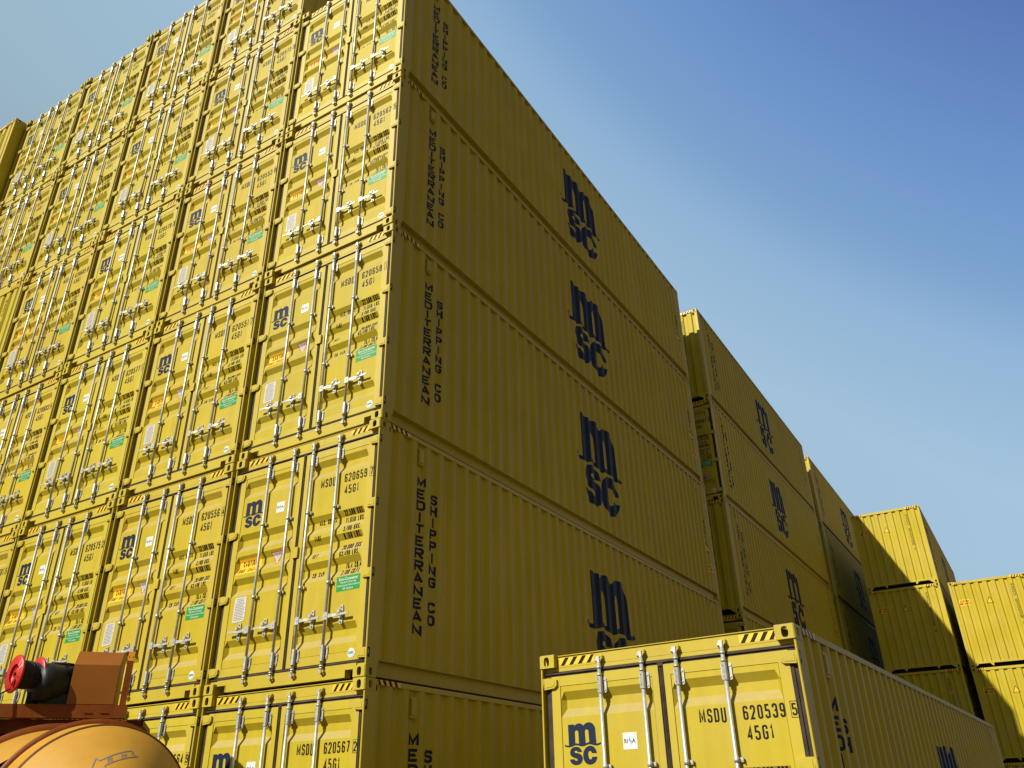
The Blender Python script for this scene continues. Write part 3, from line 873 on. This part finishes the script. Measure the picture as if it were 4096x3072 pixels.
def caution(mb1, mb2, x0, x1, z0, z1):
    mb1.poly([flat(x0, z0), flat(x1, z0), flat(x1, z1), flat(x0, z1)], ORG)
    h = z1 - z0
    slines(mb2, 'CAUTION', x0 + .04, z0 + h * .54, x1 - .04, z1 - h * .10, flat, BLK, 0.19)
    slines(mb2, 'HIGH TRAILER', x0 + .015, z0 + h * .12, x1 - .015, z0 + h * .46, flat, BLK, 0.17)
def join(*parts):
    base = parts[0]
    for p in parts[1:]:
        off = len(base.v)
        base.v += p.v; base.f += [tuple(i + off for i in f) for f in p.f]
        base.m += [base.mi(p.mats[k]) for k in p.m]; base.sm += p.sm
    return base
a, b_ = MB(), MB(); caution(a, b_, 0.195, 0.555, 2.060, 2.262)
done('front_caution', join(on_end(a, .0015), on_end(b_, .0027)), False)
a, b_, c_ = MB(), MB(), MB(); tri_sign(a, b_, c_, 1.146, 2.140, 0.215)
done('front_triangle', join(on_end(a, .0015), on_end(b_, .0027), on_end(c_, .0039)), False)
def front_number(num, chk):
    mb = MB(); letters(mb, 'MSDU ' + num + ' ' + chk, 1.925, 0.070, 2.612, 0.088, 0.1085, BLK, 0.15)
    return on_end(mb).mesh('identification_number', OFF, False)

# side markings (a runs left to right seen from outside)
def on_side(mb, right, lift=0.0018):
    # the rib pattern is laid out from the door end
    if right:
        c = cut(mb, SB); c.v = [(W - XS - (side_d(x) if 0.3 < x < L - .25 else 0) + lift - y, x, z) for x, y, z in c.v]
    else:
        c = cut(mb, [L - q for q in SB]); c.v = [(XS + (side_d(L - x) if 0.3 < L - x < L - .25 else 0) - lift + y, L - x, z) for x, y, z in c.v]
    return c
for side in (0, 1):
    mb = MB()
    letters(mb, 'MEDITERRANEAN', 0.861, 0.132, 2.412, 0.126, 0.1463, NAVY, 0.24, 'I')
    done('word_a%d' % side, on_side(mb, side), False)
    mb = MB(); letters(mb, 'SHIPPING', 1.128, 0.112, 2.262, 0.126, 0.1463, NAVY, 0.24, 'I'); done('word_b%d' % side, on_side(mb, side), False)
    mb = MB(); letters(mb, 'CO', 1.128, 0.112, 2.262 - 9 * 0.1463, 0.126, 0.1463, NAVY, 0.24, 'I'); done('word_c%d' % side, on_side(mb, side), False)
    mb = MB(); vs, fs = EMBLEM; k = 1.885
    place(mb, ([(5.165 + x * k, 1.375 + z * k) for x, z in vs], fs), flat, NAVY)
    done('side_emblem%d' % side, on_side(mb, side), False)
    a, b_, c_ = MB(), MB(), MB(); tri_sign(a, b_, c_, 11.790, 1.230, 0.235)
    done('side_triangle%d' % side, join(on_side(a, side, .0015), on_side(b_, side, .0027), on_side(c_, side, .0039)), False)
    a, b_ = MB(), MB(); caution(a, b_, 11.660, 12.015, 0.665, 0.835)
    done('side_caution%d' % side, join(on_side(a, side, .0015), on_side(b_, side, .0027)), False)
    mb = MB()
    letters(mb, '45G1', 11.800, 0.075, 1.920, 0.095, 0.125, BLK, 0.15)
    letters(mb, 'MAX. GROSS 32.500 KGS.', 11.440, 0.045, 2.400, 0.045, 0.060, BLK, 0.16)
    done('side_small_print%d' % side, on_side(mb, side), False)
    # vents near both ends
    f_ = (lambda a, d: (W - XS + d, a)) if side else (lambda a, d: (XS - d, L - a))
    def vent(a0):
        mb = MB()
        (x0, y0), (x1, y1) = f_(a0, -0.034), f_(a0 + 0.085, 0.012)
        mb.box(min(x0, x1), max(x0, x1), min(y0, y1), max(y0, y1), 2.585, 2.745, YEL)
        (x0, y0), (x1, y1) = f_(a0 - 0.012, -0.034), f_(a0 + 0.097, 0.002)
        mb.box(min(x0, x1), max(x0, x1), min(y0, y1), max(y0, y1), 2.560, 2.585, YEL)
        mb.box(min(x0, x1), max(x0, x1), min(y0, y1), max(y0, y1), 2.745, 2.768, YEL)
        return mb
    done('vent_a%d' % side, vent(0.775)); done('vent_b%d' % side, vent(11.36))

# ------------------------------------------------------------------ assembling containers
def part(root, name, key, loc=None, label=None):
    o = link(name, ME[key] if isinstance(key, str) else key, root, loc)
    if label: o['label'] = label
    return o

def make_container(kind, marks):
    """kind 'door': full door gear is in view; 'front': the blind end is in view. marks: side lettering is in view"""
    root = bpy.data.objects.new('shipping_container', None)
    COL.objects.link(root)
    root.empty_display_size = 0.5
    root['category'] = 'shipping container'
    for r_ in (0, 1):
        for t_ in (0, 1):
            part(root, 'corner_casting', 'casting%d%d%d' % (r_, 0, t_))
            part(root, 'corner_casting', 'casting%d%d%d' % (r_, 1, t_))
        part(root, 'corner_post', 'door_post%d' % r_)
        part(root, 'corner_post', 'front_post%d' % r_)
        part(root, 'top_rail', 'top_rail%d' % r_)
        part(root, 'bottom_rail', 'bottom_rail%d' % r_)
        part(root, 'side_wall', 'side_wall%d' % r_)
    part(root, 'roof', 'roof'); part(root, 'floor', 'floor')
    part(root, 'door_header', 'door_header'); part(root, 'door_sill', 'door_sill')
    part(root, 'front_wall', 'front_wall'); part(root, 'front_header', 'front_header'); part(root, 'front_sill', 'front_sill')
    dl = part(root, 'door', 'door_left', None, 'left door leaf with the ship line emblem')
    dr = part(root, 'door', 'door_right', None, 'right door leaf with the printed number')
    if kind == 'door':
        part(dl, 'door_seal', 'seal_left'); part(dr, 'door_seal', 'seal_right')
        part(dr, 'lock_plate', 'lock_plate')
        for i, x in enumerate(RODX):
            d = dl if i < 2 else dr
            part(d, 'locking_bar', 'locking_bar', (x - OFF[0], -OFF[1], 0))
            part(d, 'handle', 'handle_left' if i < 2 else 'handle_right', (x - OFF[0], -OFF[1], 0))
        for z in HZ:
            part(dl, 'hinge', 'hinge0', (0, 0, z)); part(dr, 'hinge', 'hinge1', (0, 0, z))
        part(dl, 'emblem', 'door_emblem'); part(dl, 'inspection_sticker', 'inspection_sticker')
        part(dl, 'attention_sticker', 'attention_sticker'); part(dl, 'caution_sticker', 'caution_sticker'); part(dl, 'data_plate', 'data_plate')
        part(dr, 'weight_table', 'weight_table'); part(dr, 'green_sticker', 'green_sticker'); part(dr, 'round_sticker', 'round_sticker')
        part(root, 'hazard_stripes', 'stripe_door_left'); part(root, 'hazard_stripes', 'stripe_door_right')
    else:
        part(root, 'hazard_stripes', 'stripe_front_left'); part(root, 'hazard_stripes', 'stripe_front_right')
        part(root, 'caution_sticker', 'front_caution'); part(root, 'warning_triangle', 'front_triangle')
    if marks:
        s = 1 if kind == 'door' else 0
        sw = [o for o in root.children if o.name.startswith('side_wall')][s]
        [part(sw, 'side_lettering', 'word_%s%d' % (q, s)) for q in 'abc']; part(sw, 'side_emblem', 'side_emblem%d' % s)
        part(sw, 'warning_triangle', 'side_triangle%d' % s); part(sw, 'caution_sticker', 'side_caution%d' % s); part(sw, 'small_print', 'side_small_print%d' % s)
        part(sw, 'vent', 'vent_a%d' % s); part(sw, 'vent', 'vent_b%d' % s)
        part(root, 'hazard_stripes', 'stripe_side_a%d' % s); part(root, 'hazard_stripes', 'stripe_side_b%d' % s)
    return root

def copy_tree(o, parent=None):
    c = o.copy(); COL.objects.link(c)
    if parent is not None: c.parent = parent
    for ch in o.children: copy_tree(ch, c)
    return c

PROTO = {}
def put(kind, marks, xr, yf, zb, num, chk, label, group, rotz=0.0, tilt=0.0):
    """xr: x of the right side seen from the front, yf: y of the near face, zb: height of the underside"""
    key = (kind, marks)
    if key not in PROTO:
        PROTO[key] = make_container(kind, marks); root = PROTO[key]
    else:
        root = copy_tree(PROTO[key])
        for d in list(root.children_recursive):
            if d.name.startswith('identification_number'): bpy.data.objects.remove(d)
    c = Vector((-W / 2, L / 2, 0))
    R = Matrix.Rotation(rotz, 4, 'Z') @ Matrix.Rotation(tilt, 4, 'X')
    jr = random.Random(num + 'j')
    M = Matrix.Translation((xr + jr.uniform(-.006, .006), yf + jr.uniform(-.012, .012), zb)) @ R @ Matrix.Rotation(jr.uniform(-.0006, .0006), 4, 'Z') @ Matrix.Translation(c)
    if kind == 'front': M = M @ Matrix.Rotation(math.pi, 4, 'Z')
    root.matrix_world = M
    root['label'] = label; root['group'] = group
    rn = random.Random(num)
    f_, g_ = rn.uniform(0.93, 1.04), rn.uniform(0.97, 1.02)
    for d in root.children_recursive: d.color = (f_, f_ * g_, f_ * rn.uniform(0.9, 1.1) if False else f_, 1)
    if kind == 'door':
        d = [o for o in root.children if o.name.startswith('door') and o.data == ME['door_right']][0]
        link('identification_number', number_mesh(num, chk), d)
    else:
        w_ = [o for o in root.children if o.name.startswith('front_wall')][0]
        link('identification_number', front_number(num, chk), w_)
    return root

GAP = 0.063
ROWS = ['ground level', 'second level', 'third level', 'fourth level', 'fifth level', 'topmost']
COLW = ['corner column', 'second column from corner', 'third column from corner', 'fourth column from corner', 'fifth column from corner', 'far left column']
NUM = [['620567 2', '620659 7', '620658 1', '620562 5', '620571 0'],
       ['620564 9', '620556 4', '620551 7', '620553 8', '620573 3', '620590 6'],
       ['620561 3', '620575 2', '620577 1', '620578 3', '620581 4', '620583 5'],
       ['620599 1', '620601 5', '620603 4', '620605 8', '620606 3', '620608 9'],
       ['620615 4', '620617 0', '620619 1', '620621 6', '620610 2', '620701 8']]
WALL = 'yellow containers stacked in the near wall'
for c in range(5):
    for r_ in range(len(NUM[c])):
        n_, k_ = NUM[c][r_].split()
        kind = 'front' if (c, r_) == (4, 3) else 'door'
        lab = ('yellow container, %s numbered %s, %s, %s' % ('ribbed end' if kind == 'front' else 'doors', n_, ROWS[r_], COLW[c]))
        if c == 0: lab = 'yellow container, doors numbered %s, shaded lettered side, %s, corner column' % (n_, ROWS[r_])
        put(kind, c == 0, -c * (W + GAP), 0.0 + 0.004 * ((c * 7 + r_ * 3) % 4), r_ * H, n_, k_, lab, WALL)
for r_ in range(4, 6):
    put('front', False, -5 * (W + GAP), -0.253, r_ * H, '6206%d4' % (30 + r_), '%d' % r_, 'yellow container with ribbed end jutting forward at far left edge, %s' % ROWS[r_], WALL)

# stacks behind
GB = 'yellow containers in the stacks behind the near wall'
kb = ['door', 'door', 'front', 'door', 'front']
nb = ['620586 1', '620592 7', '620594 3', '620582 0', '620677 1']
for r_ in range(5):
    n_, k_ = nb[r_].split()
    put(kb[r_], True, 0.194, 13.152, r_ * H - 0.074, n_, k_, 'yellow container with shaded side, %s, stack just behind near wall' % ROWS[r_].replace('fifth level', 'topmost'), GB)
for r_ in range(5):
    put('front', True, 0.199, 26.2, r_ * H - 0.221, '6206%d2' % (40 + r_), str(r_), 'yellow container, shaded, %s, farthest left stack beside ribbed ends' % ROWS[r_].replace('fifth level', 'topmost'), GB)
GD = 'yellow containers with blind ribbed ends facing the camera'
nd = ['620515 3', '620522 6', '620588 8', '620568 7']
for r_ in range(4):
    n_, k_ = nd[r_].split()
    put('front', True, 3.752, 25.9, r_ * H - 0.225, n_, k_, 'yellow ribbed container end numbered %s, %s, taller stack at right' % (n_, ROWS[r_].replace('fourth level', 'topmost')), GD)
ne = ['620517 4', '620525 9', '620528 7']
for r_ in range(3):
    n_, k_ = ne[r_].split()
    put('front', True, 6.425, 26.0, r_ * H - 0.268, n_, k_, 'yellow ribbed container end numbered %s, %s, lower stack at right edge' % (n_, ROWS[r_].replace('third level', 'topmost')), GD)

# the single container in front
put('door', True, 4.218, 0.26, 0.063, '620539', '5', 'single yellow container numbered 620539 standing alone in the foreground', 'yellow containers standing apart', rad(-2.94), rad(-0.35))

# ------------------------------------------------------------------ ground
GRD = mat('yard_concrete', (0.055, 0.040, 0.024), 0.85, var=0.18, vscale=0.35, bump=0.3, bscale=12)
mb = MB()
N = 24
def gz(x, y):
    t = max(0.0, min(1.0, (y - 2.0) / 24.0))
    s_ = max(0.0, min(1.0, (x - 0.4) / 1.2)) if y < 12.6 else 1.0
    return -0.02 - 0.27 * t * s_
xs = [-400, -150, -60, -30, -16, -8, -4, -2, 0, 0.4, 1.6, 4, 8, 16, 30, 60, 150, 400]
ys = [-400, -150, -60, -30, -16, -8, -4, -2, 0, 2, 6, 12.3, 13, 20, 26, 40, 80, 200, 500]
for a, b in zip(xs[:-1], xs[1:]):
    for c, d in zip(ys[:-1], ys[1:]):
        mb.poly([(a, c, gz(a, c)), (b, c, gz(b, c)), (b, d, gz(b, d)), (a, d, gz(a, d))], GRD)
g = link('ground', mb.mesh('ground'))
g['kind'] = 'structure'

# ------------------------------------------------------------------ concrete mixer at the left
MO = mat('mixer_orange_paint', (0.17, 0.042, 0.003), 0.5, spec=0.2, var=0.12, vscale=6, streak=0.1, bump=0.2)
MD = mat('mixer_dark_shade_paint', (0.09, 0.022, 0.003), 0.55, spec=0.2, var=0.2, vscale=6)  # darker orange: shade painted into rear frame and inner faces; also dark seam
MG = mat('mixer_guard_paint', (0.22, 0.075, 0.006), 0.5, spec=0.2, var=0.1, vscale=4)
DRUM = mat('drum_golden_paint', (0.43, 0.225, 0.022), 0.5, spec=0.3, var=0.06, vscale=3, streak=0.06, bump=0.15, bscale=4)
MOT = mat('motor_black_paint', (0.012, 0.014, 0.013), 0.45, spec=0.25, var=0.3, vscale=8)
REEL = mat('reel_red_paint', (0.42, 0.012, 0.010), 0.4, var=0.1)
ROPE = mat('black_rope', (0.012, 0.009, 0.008), 0.7, bump=0.8, bscale=60)
TAB = mat('sunlit_orange_paint', (0.75, 0.28, 0.012), 0.45)  # sunlight painted into the orange of the post top and small patch
mx = bpy.data.objects.new('concrete_mixer', None); COL.objects.link(mx)
MP = Vector((-1.4, -2.2, 0.0))
mx.location = MP
mx['label'] = 'orange concrete mixer with golden drum, red winch reel and black motor, lower left'
mx['category'] = 'concrete mixer'
def mpart(name, mb, parent=None, label=None, recalc=True):
    o = link(name, mb.mesh(name, MP, recalc), parent or mx)
    if label: o['label'] = label
    return o
dc = Vector((-0.8903, -2.0920, 1.6550))
da = Vector((-0.90743, 0.42008, 0.00971)).normalized()
mb = MB()
prof = [(-0.60, 0.30), (-0.585, 0.33), (-0.50, 0.3865), (-0.40, 0.4532), (-0.3, 0.52), (-0.2, 0.5866), (-0.1, 0.6533), (-0.02, 0.7066), (0.0, 0.716), (0.02, 0.7208), (0.25, 0.742), (0.5, 0.764), (0.7, 0.80)]
mb.lathe(prof, dc, da, DRUM, 96)
dc2 = dc + da * 1.2 + Vector((-.085, -.21, -.20))
mb.lathe([(-0.62, 0.80), (-0.35, 0.90), (-0.1, 0.95), (0.03, 0.955), (0.08, 0.95), (0.35, 0.6), (0.45, 0.2)], dc2, da, DRUM, 96)
mb.lathe([(-0.60, 0.30), (-0.55, 0.29), (-0.3, 0.28), (-0.3, 0.0)], dc, da, MD, 48)
dr = mpart('drum', mb)
mb = MB(); mb.lathe([(-0.012, 0.713), (-0.008, 0.722), (0.006, 0.728), (0.014, 0.7205)], dc, da, MD, 96); mpart('seam_bead', mb, dr)
mb = MB(); mb.lathe([(0.50, 0.764), (0.50, 0.806), (0.57, 0.806), (0.57, 0.772)], dc, da, MO, 96); mpart('ring_gear', mb, dr)
mb = MB(); mb.lathe([(-0.02, 0.94), (-0.02, 1.01), (0.06, 1.01), (0.06, 0.94)], dc2, da, MO, 96); mpart('track_ring', mb, dr)
# arrow and characters on the cone: (angle in degrees, distance along the axis)
dh = Vector((da.y, -da.x, 0)).normalized(); du = da.cross(dh)
if du.z < 0: du = -du
if dh.dot(Vector((0.42, 0.9, 0))) < 0: dh = -dh
def cone(th, d, lift=0.003):
    R = 0.72 + 0.667 * d + lift
    return dc + da * d + (dh * math.cos(rad(th)) + du * math.sin(rad(th))) * R
AR = [(114, -0.50), (112.0, -0.468), (105.3, -0.383), (103.6, -0.420), (100.3, -0.412), (93.7, -0.385), (84.8, -0.345), (74.8, -0.290), (73.9, -0.300), (74.0, -0.322), (72.9, -0.330), (68.8, -0.332), (72.7, -0.357), (81.4, -0.405), (92.0, -0.455), (99.3, -0.482), (100.3, -0.493), (99.3, -0.512), (106, -0.535), (114, -0.50)]
mb = MB()
pts = []
for (a, b), (c, d) in zip(AR[:-1], AR[1:]):
    k = max(1, int(abs(a - c) / 1.5))
    pts += [(a + (c - a) * i / k, b + (d - b) * i / k) for i in range(k)]
def scaled(p): return Vector((p[0] * math.pi / 180 * 0.45, p[1] * 1.2))
lw = 0.0055
for i in range(len(pts)):
    p, q = pts[i], pts[(i + 1) % len(pts)]
    t = scaled(q) - scaled(p)
    if t.length < 1e-6: continue
    nrm_ = Vector((-t.y, t.x)).normalized() * lw
    k1, k2 = nrm_.x / (math.pi / 180 * 0.45), nrm_.y / 1.2
    lf = 0.003 + 0.0002 * (i % 3)
    mb.poly([cone(p[0] + k1, p[1] + k2, lf), cone(q[0] + k1, q[1] + k2, lf), cone(q[0] - k1, q[1] - k2, lf), cone(p[0] - k1, p[1] - k2, lf)], GREYT)
for ch, tc, dcn in (('\u6405', 94.2, -0.424), ('\u62cc', 81.1, -0.370)):
    vs, fs = fit(text2d(ch, 0.0, 2), -0.5, -0.5, 0.5, 0.5)
    mb.raw([cone(tc - x * 5.6 + y * 0.0, dcn + y * 0.052 + x * 0.020, 0.0032) for x, y in vs], fs, GREYT)
mpart('arrow_marking', mb, dr, None, False)

# frame, laid out in a vertical plane facing the camera: s along it, z up, q towards the camera
FA = rad(40)
fe = Vector((math.sin(FA), math.cos(FA), 0)); fn_ = Vector((math.cos(FA), -math.sin(FA), 0)); F0 = Vector((-1.808, -1.154, 0)); KF = 1.2
def ZF(z): return 1.6957 + (z - 1.6957) * KF if z > 0.05 else 0.0
def FP(s_, z, q=0.0): return F0 + fe * (s_ * KF) + fn_ * (q * KF) + Vector((0, 0, ZF(z)))
def fbox(mb, s0, s1, z0, z1, q0, q1, m):
    vs = [FP(s_, z, q) for z in (z0, z1) for (s_, q) in ((s0, q0), (s1, q0), (s1, q1), (s0, q1))]
    mb.raw(vs, [(0, 3, 2, 1), (4, 5, 6, 7), (0, 1, 5, 4), (1, 2, 6, 5), (2, 3, 7, 6), (3, 0, 4, 7)], m)
mb = MB()
fbox(mb, -2.6, -0.140, 2.404, 2.504, -0.006, 0.0, MO)
fbox(mb, -2.6, -0.140, 2.497, 2.503, -0.12, -0.006, MO)
fbox(mb, -2.6, -0.140, 2.404, 2.410, -0.12, -0.006, MO)
fbox(mb, -0.146, -0.140, 2.41, 2.497, -0.12, -0.006, MO)
for s_ in (-0.42, -0.30): fbox(mb, s_ - .03, s_ + .03, 2.440, 2.446, 0.0, 0.006, MO)
mpart('frame_beam', mb)
mb = MB()
fbox(mb, -0.192, -0.150, 2.5045, 2.850, -0.006, 0.001, MO)
fbox(mb, -0.198, -0.192, 2.5045, 2.850, -0.12, 0.0, MD)
fbox(mb, -0.198, -0.150, 2.850, 2.925, -0.006, 0.002, TAB)
for s_ in (-0.190, -0.160): fbox(mb, s_ - .003, s_ + .003, 2.875, 2.885, 0.002, 0.003, BLK)
mpart('frame_post', mb)
mb = MB()
fbox(mb, -2.6, 0.0, 2.05, 2.385, -1.02, -0.98, MD)
fbox(mb, -2.6, 0.0, 2.36, 2.40, -0.98, -0.13, MD)
fbox(mb, -2.6, -0.02, 2.30, 2.4035, -0.135, -0.121, MD)
for s_ in (-2.5, -0.10):
    if s_ < -1: fbox(mb, s_ - .05, s_ + .05, 0.0, 2.404, -0.12, -0.02, MD)
    fbox(mb, s_ - .05, s_ + .05, 0.0, 2.36, -1.13, -1.03, MD)
mpart('support_frame', mb)
mb = MB()
fbox(mb, -0.165, -0.125, 2.386, 2.396, -0.10, -0.04, TAB)  # bright block standing in for a sunlit orange patch
# guard box: folded sheet, open at its left end
def sheet(mb, prof, s0, s1, t, m, skew=0.0):
    for (za, qa), (zb, qb) in zip(prof[:-1], prof[1:]):
        mb.poly([FP(s0 + skew * (za - 2.5), za, qa), FP(s1, za, qa), FP(s1, zb, qb), FP(s0 + skew * (zb - 2.5), zb, qb)], m)
mb2 = MB()
gp = [(2.508, 0.0), (2.812, 0.0), (2.930, -0.115), (2.945, -0.20), (2.945, -0.34), (2.508, -0.36)]
sheet(mb2, gp, -0.590, -0.245, 0, MG)
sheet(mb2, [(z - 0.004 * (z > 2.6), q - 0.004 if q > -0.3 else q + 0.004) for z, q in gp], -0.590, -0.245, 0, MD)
mb2.poly([FP(-0.245, z, q) for z, q in gp], MG)
mpart('motor_guard', mb2, None, 'orange sheet metal guard open at its left end')
mpart('sunlit_patch', mb)
# motor: fat cylinder on feet, axis a
ax = Vector((math.sin(rad(8)), math.cos(rad(8)), 0))
mc = FP(-0.80, 2.668, -0.06)
mb = MB()
mb.lathe([(a * KF, b * KF) for a, b in [(-0.06, 0.0), (-0.06, 0.135), (-0.03, 0.150), (0.0, 0.155), (0.02, 0.160), (0.04, 0.152), (0.30, 0.152), (0.33, 0.145), (0.345, 0.12), (0.345, 0.0)]], mc, ax, MOT, 40)
fbox(mb, -0.80, -0.60, 2.504, 2.58, -0.20, -0.02, MOT)
fbox(mb, -0.90, -0.80, 2.504, 2.60, -0.16, -0.08, MOT)
mo = mpart('motor', mb)
mb = MB()
b0 = mc + ax * 0.15 + Vector((0, 0, 0.19))
mb.tube([b0 - ax * .11 + Vector((0, 0, -.006)), b0 + ax * .10 + Vector((0, 0, -.002))], 0.022, MOT, 8)
mb.tube([b0 + ax * .06 + fn_ * .02, b0 + ax * .06 + fn_ * .08 - Vector((0, 0, .01))], 0.020, MOT, 12)
mpart('terminal_box', mb, mo)
# winch reel
wc = FP(-1.005, 2.725, 0.02)
wa = Vector((math.sin(rad(7)), math.cos(rad(7)), 0))
def wl(mb, prof, m, n, sm=True): mb.lathe([(a * KF, b * KF) for a, b in prof], wc, wa, m, n, sm)
def flange(mb, d, hub):
    wl(mb, [(d - .006, 0.075), (d - .006, 0.143), (d, 0.147), (d + .008, 0.147), (d + .012, 0.143), (d + .012, 0.05)], REEL, 48)
    if hub:
        wl(mb, [(d - .006, 0.075), (d + .04, 0.072), (d + .04, 0.045), (d + .012, 0.044), (d + .008, 0.038), (d + .008, 0.0)], REEL, 32)
        wl(mb, [(d + .008, 0.014), (d - .006, 0.012), (d - .006, 0.0)], MD, 8, False)
mb = MB(); flange(mb, 0.0, True); flange(mb, 0.165, False)
wl(mb, [(0.012, 0.05), (0.165, 0.05)], REEL, 24)
rl = mpart('winch_reel', mb, None, 'red winch reel wound with black rope')
mb = MB()
prof = []
for i in range(9):
    d0 = 0.016 + i * 0.0158
    for q in range(5):
        prof.append((d0 + q * 0.0158 / 5, 0.098 + (0.006 if i < 6 else 0.0) + 0.006 * math.sin(math.pi * q / 5)))
wl(mb, [(0.014, 0.05)] + prof + [(0.162, 0.05)], ROPE, 40)
wside = wa.cross(Vector((0, 0, 1))).normalized()
p0 = wc + wa * .02 - Vector((0, 0, .12))
mb.tube([p0, p0 + Vector((-.03, -.10, -.07)), p0 + Vector((-.10, -.35, -.17)), p0 + Vector((-.2, -.8, -.26))], 0.007, ROPE, 8)
mpart('rope', mb, rl)
mb = MB()
c1 = wc - wa * .012 - wside * (-0.072) - Vector((0, 0, .09))
mb.box(c1.x - .014, c1.x + .014, c1.y - .014, c1.y + .006, c1.z - .03, c1.z + .03, REEL)
mb.tube([c1 - Vector((0, .018, .022)), c1 - Vector((0, .018, -.016))], 0.008, REEL, 8)
mpart('rope_clamp', mb, rl)
